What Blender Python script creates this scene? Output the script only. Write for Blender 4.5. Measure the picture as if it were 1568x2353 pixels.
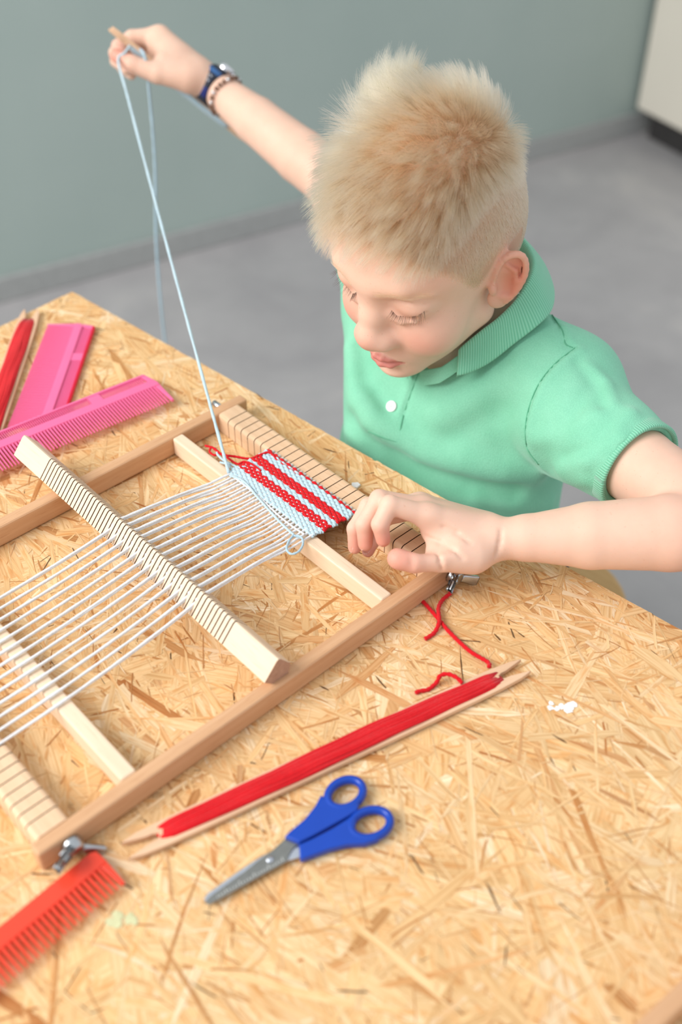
import bpy, bmesh, math, random
import numpy as np
from mathutils import Vector, Matrix
random.seed(7); RNG = np.random.default_rng(7)
SC = bpy.context.scene
COL = SC.collection
for o in list(bpy.data.objects): bpy.data.objects.remove(o)

# ------------------------------------------------------------------ camera
# metres; z = 0 is the table top, the room floor lies at z = -0.60
FPX, CX, CY, CAMH = 2520.0, 784.0, 1176.5, 0.63
PITCH = math.atan(2296 / FPX)
cam = bpy.data.cameras.new('camera'); camo = bpy.data.objects.new('camera', cam); COL.objects.link(camo)
camo.location = (0, 0, CAMH); camo.rotation_euler = (math.pi/2 - PITCH, 0, 0)
cam.sensor_fit = 'VERTICAL'; cam.sensor_height = 36; cam.lens = FPX / 2353 * 36
cam.dof.use_dof = True; cam.dof.focus_distance = 0.885; cam.dof.aperture_fstop = 3.1
cam.clip_start = 0.02
SC.camera = camo
# ------------------------------------------------------------------ light
SC.view_settings.view_transform = 'Standard'; SC.view_settings.look = 'None'
SC.view_settings.exposure = 0.0; SC.view_settings.gamma = 1.0
SC.view_settings.use_curve_mapping = False
world = bpy.data.worlds.new('world'); SC.world = world; world.use_nodes = True
world.node_tree.nodes['Background'].inputs[0].default_value = (0.93, 0.97, 1.0, 1)
world.node_tree.nodes['Background'].inputs[1].default_value = 0.84
def area_light(name, loc, target, sx, sy, power, color):
    l = bpy.data.lights.new(name, 'AREA'); l.shape = 'RECTANGLE'; l.size = sx; l.size_y = sy
    l.energy = power; l.color = color
    o = bpy.data.objects.new(name, l); COL.objects.link(o); o.location = loc
    o.rotation_euler = (Vector(target) - Vector(loc)).to_track_quat('-Z', 'Y').to_euler()
    return o
area_light('window_daylight', (-2.1, -0.1, 1.75), (0.05, 0.75, 0.0), 1.7, 1.5, 90, (1.0, 0.975, 0.94))

# ------------------------------------------------------------------ helpers
FW = np.array([0, math.cos(PITCH), -math.sin(PITCH)]); UP = np.array([0, math.sin(PITCH), math.cos(PITCH)])
def ray(x, y): return FW + np.array([1., 0, 0]) * (x - CX) / FPX - UP * (y - CY) / FPX
def T(x, y, z=0.0):
    d = ray(x, y); return np.array([0, 0, CAMH]) + d * ((z - CAMH) / d[2])
def P(x, y, dep): return np.array([0, 0, CAMH]) + ray(x, y) * dep

def s2l(r, g, b):
    f = lambda c: (c/255/12.92) if c/255 <= .04045 else ((c/255+.055)/1.055)**2.4
    return (f(r), f(g), f(b), 1)

class NT:
    """small helper round a node tree"""
    def __init__(s, name):
        s.m = bpy.data.materials.new(name); s.m.use_nodes = True; s.t = s.m.node_tree
        s.b = s.t.nodes['Principled BSDF']; s.out = s.t.nodes['Material Output']
    def n(s, kind, **kw):
        nd = s.t.nodes.new(kind)
        for k, v in kw.items():
            if k in nd.inputs: nd.inputs[k].default_value = v
            else: setattr(nd, k, v)
        return nd
    def l(s, a, b): s.t.links.new(a, b)
    def ramp(s, fac, stops):
        r = s.n('ShaderNodeValToRGB'); e = r.color_ramp.elements
        while len(e) < len(stops): e.new(0.5)
        for i, (p, c) in enumerate(stops): e[i].position = p; e[i].color = c
        s.l(fac, r.inputs[0]); return r.outputs[0]
    def coords(s, kind='Object', scale=(1, 1, 1)):
        tc = s.n('ShaderNodeTexCoord'); mp = s.n('ShaderNodeMapping'); mp.inputs['Scale'].default_value = scale
        s.l(tc.outputs[kind], mp.inputs[0]); return mp.outputs[0]
    def noise(s, vec, scale, detail=3, rough=.55, dist=0.):
        nd = s.n('ShaderNodeTexNoise'); nd.inputs['Scale'].default_value = scale; nd.inputs['Detail'].default_value = detail
        nd.inputs['Roughness'].default_value = rough; nd.inputs['Distortion'].default_value = dist
        s.l(vec, nd.inputs['Vector']); return nd.outputs['Fac']
    def mix(s, a, b, fac, mode='MIX'):
        m = s.n('ShaderNodeMix', data_type='RGBA', blend_type=mode)
        for sock, v in ((m.inputs[0], fac), (m.inputs[6], a), (m.inputs[7], b)):
            if hasattr(v, 'is_linked'): s.l(v, sock)
            else: sock.default_value = v
        return m.outputs[2]
    def bump(s, h, strength=.3, dist=.001):
        b = s.n('ShaderNodeBump'); b.inputs['Strength'].default_value = strength; b.inputs['Distance'].default_value = dist
        s.l(h, b.inputs['Height']); s.l(b.outputs[0], s.b.inputs['Normal'])
    def base(s, c):
        if hasattr(c, 'is_linked'): s.l(c, s.b.inputs['Base Color'])
        else: s.b.inputs['Base Color'].default_value = c
    def set(s, **kw):
        for k, v in kw.items(): s.b.inputs[k.replace('_', ' ')].default_value = v
        return s

def plain(name, rgb, rough=.5, metallic=0., var=.06, scale=60, bump=0., **kw):
    t = NT(name); v = t.coords()
    n = t.noise(v, scale, 3)
    c = s2l(*rgb); lo = tuple(x*(1-var) for x in c[:3])+(1,); hi = tuple(min(1, x*(1+var)) for x in c[:3])+(1,)
    t.base(t.ramp(n, [(.3, lo), (.7, hi)])); t.set(Roughness=rough, Metallic=metallic)
    if bump: t.bump(n, bump, .0006)
    t.set(**kw)
    return t.m

def beech(name, light, dark, streak=1.0):
    t = NT(name); v = t.coords('Object', (9, 190, 190))
    n1 = t.noise(v, 1.0, 4, .6)
    v2 = t.coords('Object', (55, 900, 900)); n2 = t.noise(v2, 1.0, 2, .5)
    v3 = t.coords('Object', (3, 22, 22)); n3 = t.noise(v3, 1.0, 2, .5)
    c = t.ramp(n1, [(.25, s2l(*dark)), (.75, s2l(*light))])
    fl = t.ramp(n2, [(.60, (1, 1, 1, 1)), (.70, (.80, .70, .62, 1))])
    c = t.mix(c, fl, .55*streak, 'MULTIPLY')
    tone = t.ramp(n3, [(.3, (.94, .92, .90, 1)), (.7, (1, 1, 1, 1))])
    c = t.mix(c, tone, 1.0, 'MULTIPLY')
    t.base(c); t.set(Roughness=.52); t.b.inputs['Specular IOR Level'].default_value = .3
    t.bump(n2, .06, .0004)
    return t.m

M_RAIL = beech('beech_rail', (219, 176, 138), (203, 155, 115))
M_BEAM = beech('beech_beam', (236, 203, 170), (226, 189, 153))
M_PALE = beech('pale_beech', (242, 220, 194), (234, 207, 178), .7)
M_SHUT = beech('shuttle_wood', (232, 196, 164), (218, 178, 144), .6)
M_SLIT = plain('brown_slit', (118, 78, 56), .8)  # dark brown for the faces inside the cut slits
M_END = beech('end_grain', (196, 160, 138), (170, 132, 112))

def yarn(name, rgb, fuzz=.5):
    t = NT(name); v = t.coords('Object')
    n = t.noise(v, 900, 3); n2 = t.noise(v, 220, 2)
    c = s2l(*rgb)
    t.base(t.mix(t.ramp(n, [(.25, tuple(x*.80 for x in c[:3])+(1,)), (.7, c)]), t.ramp(n2, [(.3, (.9, .9, .9, 1)), (.7, (1, 1, 1, 1))]), .7, 'MULTIPLY'))
    t.set(Roughness=.95); t.b.inputs['Specular IOR Level'].default_value = .05
    t.b.inputs['Sheen Weight'].default_value = fuzz; t.b.inputs['Sheen Roughness'].default_value = .6
    t.bump(n, .8, .0006)
    return t.m
M_WHITE = yarn('white_wool', (248, 248, 250)); M_BLUE = yarn('light_blue_wool', (196, 222, 233)); M_RED = yarn('red_wool', (222, 22, 32), .15)
M_BLUE2 = yarn('sky_blue_wool', (178, 208, 224))

# --- mesh building
def link(name, me, mats, parent=None, smooth=False, **tags):
    o = bpy.data.objects.new(name, me); COL.objects.link(o)
    for m in (mats if isinstance(mats, (list, tuple)) else [mats]): me.materials.append(m)
    if smooth: me.polygons.foreach_set('use_smooth', [True]*len(me.polygons))
    if parent is not None: o.parent = parent
    for k, v in tags.items(): o[k] = v
    return o
def empty(name, loc=(0, 0, 0), rot=None, **tags):
    o = bpy.data.objects.new(name, None); COL.objects.link(o); o.empty_display_size = .02
    o.location = loc
    if rot is not None: o.rotation_euler = rot
    for k, v in tags.items(): o[k] = v
    return o
def mesh(verts, faces):
    me = bpy.data.meshes.new('m'); me.from_pydata([tuple(map(float, v)) for v in verts], [], [tuple(map(int, f)) for f in faces]); me.update(); return me
def from_bm(bm):
    me = bpy.data.meshes.new('m'); bm.normal_update(); bm.to_mesh(me); bm.free(); return me
def box(x0, x1, y0, y1, z0, z1, bev=0., seg=2):
    bm = bmesh.new(); bmesh.ops.create_cube(bm, size=1)
    for v in bm.verts: v.co = Vector(((x0+x1)/2+v.co.x*(x1-x0), (y0+y1)/2+v.co.y*(y1-y0), (z0+z1)/2+v.co.z*(z1-z0)))
    if bev: bmesh.ops.bevel(bm, geom=bm.edges[:], offset=bev, segments=seg, profile=.6, affect='EDGES')
    return from_bm(bm)
def frames(pts):
    pts = np.asarray(pts, float); n = len(pts)
    tan = np.gradient(pts, axis=0); tan /= np.linalg.norm(tan, axis=1)[:, None]+1e-12
    ref = np.array([0, 0, 1.]) if abs(tan[0][2]) < .9 else np.array([1., 0, 0])
    u = np.cross(ref, tan[0]); u /= np.linalg.norm(u); U = [u]
    for i in range(1, n):
        u = U[-1]-tan[i]*(U[-1] @ tan[i]); U.append(u/(np.linalg.norm(u)+1e-12))
    U = np.array(U); return pts, tan, U, np.cross(tan, U)
def tube_geo(pts, r, k=8, twist=0., ply=0.):
    pts, tan, U, V = frames(pts); n = len(pts)
    r = np.broadcast_to(np.asarray(r, float), (n,))
    L = np.r_[0, np.cumsum(np.linalg.norm(np.diff(pts, axis=0), axis=1))]
    vs = []
    for i in range(n):
        for j in range(k):
            a = 2*math.pi*j/k; rr = r[i]*(1+ply*math.cos(2*a-twist*L[i]))
            vs.append(pts[i]+U[i]*math.cos(a)*rr+V[i]*math.sin(a)*rr)
    fs = [(i*k+j, i*k+(j+1) % k, (i+1)*k+(j+1) % k, (i+1)*k+j) for i in range(n-1) for j in range(k)]
    fs.append(tuple(range(k))[::-1]); fs.append(tuple((n-1)*k+j for j in range(k)))
    return vs, fs
def tube(pts, r, k=8, twist=0., ply=0.): return mesh(*tube_geo(pts, r, k, twist, ply))
def spline(ctrl, n=40):
    """Catmull-Rom through control points"""
    c = np.asarray(ctrl, float); c = np.vstack([2*c[0]-c[1], c, 2*c[-1]-c[-2]]); out = []
    m = len(c)-3
    for t in np.linspace(0, m-1e-6, n):
        i = int(t); f = t-i; p0, p1, p2, p3 = c[i:i+4]
        out.append(.5*((2*p1)+(-p0+p2)*f+(2*p0-5*p1+4*p2-p3)*f*f+(-p0+3*p1-3*p2+p3)*f**3))
    return np.array(out)
def prism(outline, z0, z1, bev=0.):
    """outline: list of (x,y); extruded z0..z1"""
    bm = bmesh.new(); vs = [bm.verts.new((x, y, z0)) for x, y in outline]; f = bm.faces.new(vs)
    r = bmesh.ops.extrude_face_region(bm, geom=[f])
    for v in r['geom']:
        if isinstance(v, bmesh.types.BMVert): v.co.z = z1
    bmesh.ops.recalc_face_normals(bm, faces=bm.faces[:])
    if bev:
        ed = [e for e in bm.edges if abs(e.verts[0].co.z-e.verts[1].co.z) < 1e-7]
        bmesh.ops.bevel(bm, geom=ed, offset=bev, segments=2, profile=.6, clamp_overlap=True, affect='EDGES')
    bmesh.ops.triangulate(bm, faces=[f for f in bm.faces if len(f.verts) > 4])
    return from_bm(bm)
def merge(*geos):
    V = []; F = []
    for v, f in geos:
        o = len(V); V += list(v); F += [tuple(i+o for i in q) for q in f]
    return V, F
def lathe_geo(prof, k=16, M=None):
    """prof: (r,z) list"""
    vs = []; n = len(prof)
    for r, z in prof:
        for j in range(k):
            a = 2*math.pi*j/k; vs.append((r*math.cos(a), r*math.sin(a), z))
    fs = [(i*k+j, i*k+(j+1) % k, (i+1)*k+(j+1) % k, (i+1)*k+j) for i in range(n-1) for j in range(k)]
    fs.append(tuple(range(k))[::-1]); fs.append(tuple((n-1)*k+j for j in range(k)))
    if M is not None: vs = [tuple(M @ Vector(v)) for v in vs]
    return vs, fs
def geo_of(me): return [tuple(v.co) for v in me.vertices], [tuple(p.vertices) for p in me.polygons]

# ------------------------------------------------------------------ room
def wall_mat():
    t = NT('grey_green_wall_paint'); v = t.coords('Object'); n = t.noise(v, 3, 3); n2 = t.noise(v, 400, 2)
    t.base(t.ramp(n, [(.3, s2l(160, 175, 170)), (.7, s2l(166, 180, 175))])); t.set(Roughness=.7); t.bump(n2, .1, .001); return t.m
def floor_mat():
    t = NT('grey_mottled_floor'); v = t.coords('Object'); n = t.noise(v, 3.2, 5, .6, .4); n2 = t.noise(v, 16, 4)
    c = t.ramp(n, [(.3, s2l(156, 153, 155)), (.55, s2l(170, 167, 168)), (.75, s2l(186, 182, 180))])
    t.base(t.mix(c, t.ramp(n2, [(.3, (.93, .93, .93, 1)), (.7, (1, 1, 1, 1))]), .8, 'MULTIPLY')); t.set(Roughness=.5); return t.m
FZ = -0.60
link('floor', box(-4.5, 4.5, -2.5, 6.5, FZ-.05, FZ), floor_mat(), kind='structure', label='grey mottled vinyl floor')
W0 = T(0, 690, FZ); W1 = T(1500, 290, FZ); wd = (W1-W0); wd /= np.linalg.norm(wd)
wang = math.atan2(wd[1], wd[0])
wo = link('wall_back', box(-3.2, 3.6, 0, .12, 0, 2.7), wall_mat(), kind='structure', label='grey-green painted back wall')
wo.location = (W0[0], W0[1], FZ); wo.rotation_euler = (0, 0, wang)
bo = link('baseboard_back', box(-3.2, 3.6, -.014, -.0005, .0005, .055, .003), plain('baseboard_grey', (160, 162, 161), .5), kind='structure', label='low grey baseboard along the back wall')
bo.location = wo.location; bo.rotation_euler = wo.rotation_euler
# cabinet against the wall, top right
c0 = T(1484, 258, FZ+.075)
cab = empty('cabinet', (c0[0], c0[1], FZ), (0, 0, wang), label='cream cabinet standing against the wall behind the boy', category='cabinet')
M_CREAM = plain('cream_laminate', (226, 219, 206), .45, var=.02, scale=3)
M_DARK = plain('plinth_shadow_tone', (52, 50, 50), .6)  # near-black colour paints in the shadow under the raised cabinet
dp = float(np.dot(W0[:2]-c0[:2], [-wd[1], wd[0]]))-.018
link('body', box(0, .9, -.45, dp, .075, 1.15, .004), M_CREAM, cab)
link('plinth', box(.03, .87, -.40, dp-.03, 0.0005, .0745), M_DARK, cab)
for i in range(2):
    d = link('door', box(.005+.447*i, .443+.447*i, -.469, -.4505, .09, 1.145, .002), M_CREAM, cab)
    hx = .40 if i == 0 else .49
    link('handle', tube([(hx, -.469, .62), (hx, -.492, .62), (hx, -.492, .74), (hx, -.469, .74)], .005), plain('steel_handle', (170, 170, 172), .3, 1.), d)

# ------------------------------------------------------------------ OSB table
TC = np.array([-.295, 1.050, 0.]); TE = np.array([.748, -.664, 0.]); TW = np.array([-.664, -.748, 0.])
LEN_E, LEN_W = 1.10, 0.70
def osb_mat():
    t = NT('osb_strand'); at = t.n('ShaderNodeVertexColor', layer_name='tint')
    uv = t.n('ShaderNodeUVMap', uv_map='grain')
    mp = t.n('ShaderNodeMapping'); mp.inputs['Scale'].default_value = (16, 520, 1); t.l(uv.outputs[0], mp.inputs[0])
    n1 = t.noise(mp.outputs[0], 1.0, 4, .6, .3)
    mp2 = t.n('ShaderNodeMapping'); mp2.inputs['Scale'].default_value = (75, 900, 1); t.l(uv.outputs[0], mp2.inputs[0])
    n2 = t.noise(mp2.outputs[0], 1.0, 3, .6)
    mp3 = t.n('ShaderNodeMapping'); mp3.inputs['Scale'].default_value = (38, 170, 1); t.l(uv.outputs[0], mp3.inputs[0])
    n3 = t.noise(mp3.outputs[0], 1.0, 3, .6)
    g = t.ramp(n1, [(.34, (.80, .68, .53, 1)), (.5, (.99, .97, .93, 1)), (.66, (1.08, 1.10, 1.12, 1))])
    c = t.mix(at.outputs[0], g, .95, 'MULTIPLY')
    fl = t.ramp(n2, [(.64, (1, 1, 1, 1)), (.74, (.66, .44, .27, 1))])
    c = t.mix(c, fl, .55, 'MULTIPLY')
    st = t.ramp(n3, [(.52, (1, 1, 1, 1)), (.64, (.88, .62, .38, 1))])
    c = t.mix(c, st, .62, 'MULTIPLY')
    t.base(c); t.set(Roughness=.6); t.b.inputs['Specular IOR Level'].default_value = .25
    t.bump(n1, .25, .0005)
    return t.m
M_OSB = osb_mat()
def srgb_lin(a):
    a = np.asarray(a)/255.; return np.where(a <= .04045, a/12.92, ((a+.055)/1.055)**2.4)
PAL = srgb_lin(np.array([233, 196, 150])*.52+.48*np.array([(233, 197, 147), (228, 186, 130), (238, 208, 165), (243, 220, 186), (224, 178, 120), (218, 166, 108), (247, 230, 205), (230, 190, 138), (205, 143, 86), (236, 202, 150), (192, 124, 70), (222, 188, 142)]))
PW = np.array([.15, .14, .14, .08, .13, .09, .045, .12, .025, .06, .008, .01]); PW /= PW.sum()
def clip_strand(poly):
    for ax, lim, sg in ((0, random.uniform(-.0007, .0009), 1), (1, random.uniform(-.0007, .0009), 1), (0, LEN_E, -1), (1, LEN_W, -1)):
        out = []
        for i in range(len(poly)):
            a, b = poly[i-1], poly[i]; da, db = (a[ax]-lim)*sg, (b[ax]-lim)*sg
            if (da < 0) != (db < 0):
                t = da/(da-db); out.append(tuple(x+(y-x)*t for x, y in zip(a, b)))
            if db >= 0: out.append(b)
        poly = out
        if len(poly) < 3: return []
    return poly
def make_strands(n, lmin, lmax, wmin, wmax, z0, z1, dark=0.):
    out = []
    for i in range(n):
        L = lmin+(lmax-lmin)*random.random()**1.6; W = wmin+(wmax-wmin)*random.random()**1.7
        ce, cw = random.uniform(-.01, LEN_E+.01), random.uniform(-.01, LEN_W+.01)
        a = random.gauss(.05, .55) if random.random() < .58 else random.uniform(0, math.pi)
        ca, sa = math.cos(a), math.sin(a)
        k = 4 if W < .004 else 7
        jag = min(.014, L*.18)
        pts = []
        bow = random.uniform(-.03, .03)*L
        wl = [W*(.5+.14*random.uniform(-1, 1)) for _ in range(k)]; wr = [W*(.5+.14*random.uniform(-1, 1)) for _ in range(k)]
        tap0, tap1 = random.choice((.15, .5, 1, 1)), random.choice((.15, .5, 1, 1))
        top = []; bot = []
        for j in range(k):
            s = j/(k-1); x = (s-.5)*L; c = bow*(1-4*(s-.5)**2); ta = tap0 if j == 0 else tap1 if j == k-1 else 1
            top.append((x+random.uniform(-1, 1)*jag*(j in (0, k-1)), c+wl[j]*ta)); bot.append((x+random.uniform(-1, 1)*jag*(j in (0, k-1)), c-wr[j]*ta))
        pts = bot+top[::-1]
        quad = [(ce+x*ca-y*sa, cw+x*sa+y*ca, x, y) for x, y in pts]
        quad = clip_strand(quad)
        if len(quad) < 3: continue
        xy = [(q[0], q[1]) for q in quad]; pts = [(q[2], q[3]) for q in quad]
        col = PAL[RNG.choice(len(PAL), p=PW)]*random.uniform(.88, 1.03)
        if random.random() < dark: col = col*(np.array([.68, .50, .36]) if (W > .0014 or L > .022 or random.random() < .6) else np.array([.20, .16, .14]))
        out.append((random.uniform(z0, z1), xy, pts, col, ce, cw, L*W))
    return out
def strand_mesh(lst):
    V = []; F = []; UV = []; CC = []
    for z, xy, pts, col, ce, cw, ar in lst:
        o = len(V); ou, ov = random.uniform(0, 9), random.uniform(0, 9)
        for (e, w), (x, y) in zip(xy, pts):
            p = TC+TE*e+TW*w; V.append((p[0], p[1], z)); 
        F.append(tuple(range(o+len(xy)-1, o-1, -1)))
        UV += [(x+ou, y+ov) for x, y in pts][::-1]; CC += [(*np.minimum(col, 1.), 1)]*len(xy)
    me = mesh(V, F)
    if me.polygons and me.polygons[0].normal.z < 0: me.flip_normals(); 
    uvl = me.uv_layers.new(name='grain'); 
    loopv = np.empty(len(me.loops), int); me.loops.foreach_get('vertex_index', loopv)
    uvv = np.zeros((len(V), 2)); i = 0
    flat = [(x, y) for z, xy, pts, col, ce, cw, ar in lst for x, y in pts]
    offs = np.repeat(RNG.uniform(0, 9, (len(lst), 2)), [len(s[1]) for s in lst], axis=0)
    uvv = np.array(flat)+offs
    uvl.data.foreach_set('uv', uvv[loopv].ravel())
    ca = me.color_attributes.new('tint', 'FLOAT_COLOR', 'POINT'); ca.data.foreach_set('color', np.array(CC, float).ravel())
    return me
table = empty('osb_table', (0, 0, 0), label='rough OSB chipboard table the loom and tools lie on', category='table')
def slab():
    c = [TC+TE*e+TW*w for e, w in ((0, 0), (LEN_E, 0), (LEN_E, LEN_W), (0, LEN_W))]
    return mesh([(p[0], p[1], z) for z in (-.020, -.0009) for p in c], [(3, 2, 1, 0), (4, 5, 6, 7), (0, 1, 5, 4), (1, 2, 6, 5), (2, 3, 7, 6), (3, 0, 4, 7)])
M_CORE = plain('osb_core', (205, 160, 105), .8, var=.35, scale=180, bump=.6)
me = slab()
if me.polygons[1].normal.z < 0: me.flip_normals()
link('table_top', me, M_CORE, table)
st = make_strands(8000, .035, .12, .007, .034, -.0008, -.00030)
st += make_strands(5200, .02, .10, .0016, .008, -.00045, -.00008, .06)
st += make_strands(6500, .006, .034, .0005, .0018, -.0003, -.00004, .34)
top = sorted([s for s in st if s[0] > -.00045 and s[4] < .92 and s[5] < .56], key=lambda s: -s[6])[:300]
tid = {id(s) for s in top}
link('strand_layer', strand_mesh([s for s in st if id(s) not in tid]), M_OSB, table, kind='stuff')
for s in top: link('wood_strand', strand_mesh([s]), M_OSB, table)
M_LEG = beech('table_leg_wood', (205, 165, 115), (190, 148, 100))
for e in (.06, LEN_E-.06):
    for w in (.06, LEN_W-.06):
        p = TC+TE*e+TW*w
        lg = link('leg', box(-.022, .022, -.022, .022, FZ+.0005, -.0205, .003), M_LEG, table); lg.location = (p[0], p[1], 0); lg.rotation_euler = (0, 0, math.atan2(TE[1], TE[0]))
# paint blots on the board
def blot(name, px, py, r, mat, label, n=7, seed=1):
    rr = random.Random(seed); c = T(px, py); e = empty(name, (c[0], c[1], 0), label=label, category='stain')
    for i in range(n):
        a = rr.uniform(0, 6.28); d = r*rr.random()**.6; q = rr.uniform(.25, .6)*r
        o = [(d*math.cos(a)*1.5+q*rr.uniform(.7, 1.2)*math.cos(t), d*math.sin(a)*.8+q*rr.uniform(.6, 1.1)*math.sin(t)) for t in np.linspace(0, 6.28, 11)[:-1]]
        link('paint_patch', prism(o, .00002, .00012+.00002*i), mat, e)
blot('paint_spot', 1290, 1625, .0062, plain('white_paint', (246, 246, 246), .6), 'flaky spot of white paint on the board right of the red shuttle', 9, 4)
blot('paint_spot', 283, 2112, .0060, plain('pale_green_paint', (205, 204, 160), .6), 'pale green paint smear on the board near the red comb', 14, 5)
# ------------------------------------------------------------------ loom frame: local x along the rails (to the upper right), y across (towards upper left), z up
LO = T(207, 1930); LA = T(1029, 1345)-LO; LA /= np.linalg.norm(LA); LROT = (0, 0, math.atan2(LA[1], LA[0]))
LMAT = Matrix.Translation(Vector(LO)) @ Matrix.Rotation(LROT[2], 4, 'Z')
def Lw(a, b, z=0.):   # millimetres (a along, b across towards camera) -> world
    return np.array(LMAT @ Vector((a/1000, -b/1000, z/1000)))
def lloc(p): return np.array(LMAT.inverted() @ Vector(p))

loom = empty('weaving_loom', tuple(LO), LROT, label='beech tabletop weaving loom frame with notched beams lying on the board', category='loom')
def part_along(name, me, mats, parent, smooth=False): return link(name, me, mats, parent, smooth)
Z0 = .0003
link('side_rail', box(-.034, .357, 0, .0108, Z0, .020, .0024, 3), M_RAIL, loom)
link('side_rail', box(-.034, .357, .279, .290, Z0, .020, .0024, 3), M_RAIL, loom)
def crossbar(name, x0, x1, z0, z1, mat, bev=.0022):
    # mesh with its own long axis on x, turned across the loom
    me = box(0, .2682, 0, x1-x0, z0, z1, bev, 3); o = link(name, me, mat, loom)
    o.matrix_local = Matrix.Translation((x1, .0108, 0)) @ Matrix.Rotation(math.pi/2, 4, 'Z'); return o
crossbar('crossbar', .271, .282, .001, .0198, M_PALE); crossbar('crossbar', .0345, .0465, .001, .0198, M_PALE)
def slotted(name, prof, cut, length, slots, w, mat, cutmat, parent, mloc, deep=None, endmat=None):
    """prof / cut: closed outlines (y,z) with equal point counts, swept along x; `cut` outline inside the slits"""
    st = [(0., 0)]
    for i, s in enumerate(slots):
        q = 1 if (deep is None or i % 2) else 2
        st += [(s-w/2, 0), (s-w/2, q), (s+w/2, q), (s+w/2, 0)]
    st.append((length, 0)); prof = np.array(prof); cuts = [prof, np.array(cut), np.array(deep if deep is not None else cut)]
    n = len(prof); bm = bmesh.new(); rings = []
    for x, q in st: rings.append(([bm.verts.new((x, y, z)) for y, z in cuts[q]], q))
    for (r0, q0), (r1, q1) in zip(rings[:-1], rings[1:]):
        for j in range(n):
            k = (j+1) % n
            f = bm.faces.new((r0[j], r1[j], r1[k], r0[k]))
            f.material_index = 1 if (q0 or q1) else 0
    e0 = bm.faces.new(rings[0][0]); e1 = bm.faces.new(rings[-1][0][::-1])
    if endmat: e0.material_index = e1.material_index = 2
    bmesh.ops.remove_doubles(bm, verts=bm.verts[:], dist=1e-7)
    bmesh.ops.dissolve_degenerate(bm, edges=bm.edges[:], dist=1e-7)
    bmesh.ops.recalc_face_normals(bm, faces=bm.faces[:])
    o = link(name, from_bm(bm), [mat, cutmat]+([endmat] if endmat else []), parent)
    o.matrix_local = mloc; return o
def arc(cy, cz, r, a0, a1, n): return [(cy+r*math.cos(math.radians(a)), cz+r*math.sin(math.radians(a))) for a in np.linspace(a0, a1, n)]
# end beams: profile y = across beam (0 .. 24 mm), z; one long upper edge is rounded
BW = .024; r = .0035
profB = [(0, Z0), (BW, Z0)]+[(BW, .0075), (BW, .012)]+arc(BW-r, .0198-r, r, 0, 90, 5)+[(r+.001, .0198)]+arc(r, .0198-r, r, 90, 180, 4)+[(0, .0075)]
c = .0035
cutB = [(0, Z0), (BW, Z0)]+[(BW, .0075), (BW, .012)]+[(BW, .0140), (BW-.002, .0145), (BW-.0035, .0150), (BW-.004, .0158), (BW-.0045, .0163)]+[(r+.001, .0163)]+[(r-.0008*i, .0163) for i in range(4)]+[(0, .0075)]
cutB[-5:-1] = [(r*.8, .0163), (r*.5, .0163), (r*.2, .0163), (0.0, .0163)]
slb = [.0126+.0093*i for i in range(27)]
# front beam: rounded side faces the weaving (low a): beam axis x runs across the loom, +y of profile -> -a
slotted('notched_beam', profB, cutB, .2682, slb, .0009, M_BEAM, M_SLIT, loom, Matrix.Translation((.347, .0108, 0)) @ Matrix.Rotation(math.pi/2, 4, 'Z'))
slotted('notched_beam', profB, cutB, .2682, slb, .0009, M_BEAM, M_SLIT, loom, Matrix.Translation((-.0055, .0108, 0)) @ Matrix.Rotation(math.pi/2, 4, 'Z'))
M_ZINC = plain('zinc_plated_steel', (188, 192, 196), .28, 1., .1, 200)
def wingnut_geo():
    # axis on -y (outwards), wings in the x/z plane
    g = []
    R = Matrix.Rotation(math.pi/2, 4, 'X')
    g.append(lathe_geo([(.0058, 0), (.0058, .0012), (.0052, .0035), (.0042, .0062), (.0030, .0066)], 14, R))
    for s in (-1, 1):
        bm = bmesh.new(); bmesh.ops.create_cube(bm, size=1)
        for v in bm.verts:
            t = v.co.x+.5
            v.co = Vector(((.0035+t*.0105)*s, -.0045-t*.0062+v.co.y*(.0034-.0006*t), v.co.z*(.0052+.0026*t)))
        bmesh.ops.bevel(bm, geom=bm.edges[:], offset=.0011, segments=2, profile=.6, affect='EDGES')
        bmesh.ops.recalc_face_normals(bm, faces=bm.faces[:])
        me = from_bm(bm); g.append(geo_of(me)); bpy.data.meshes.remove(me)
    return merge(*g)
def bolt_geo(): return lathe_geo([(.0022, 0), (.0022, .0098), (.0016, .0104)], 12, Matrix.Rotation(math.pi/2, 4, 'X'))
for x, tilt in ((-.0125, .62), (.338, .5)):
    w = link('wing_nut', mesh(*wingnut_geo()), M_ZINC, loom, True); w.location = (x, -.0004, .0105); w.rotation_euler = (0, tilt, 0); w.scale = (1.25, 1.25, 1.25)
    b = link('bolt', mesh(*bolt_geo()), M_ZINC, loom, True); b.location = (x, .002, .0105)
for x in (-.0175, .335):
    b = link('bolt', mesh(*bolt_geo()), M_ZINC, loom, True); b.location = (x, .2895, .0140); b.rotation_euler = (0, 0, math.pi); b.scale = (1.35, 1.25, 1.35)

# ------------------------------------------------------------------ heddle beam lying across the rails
PH = [(-.0130, .0270), (-.0062, .0203), (.0086, .0203), (.0110, .0290), (.0068, .0345), (.0022, .0405), (.0004, .0415), (-.0014, .0405)]
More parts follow.
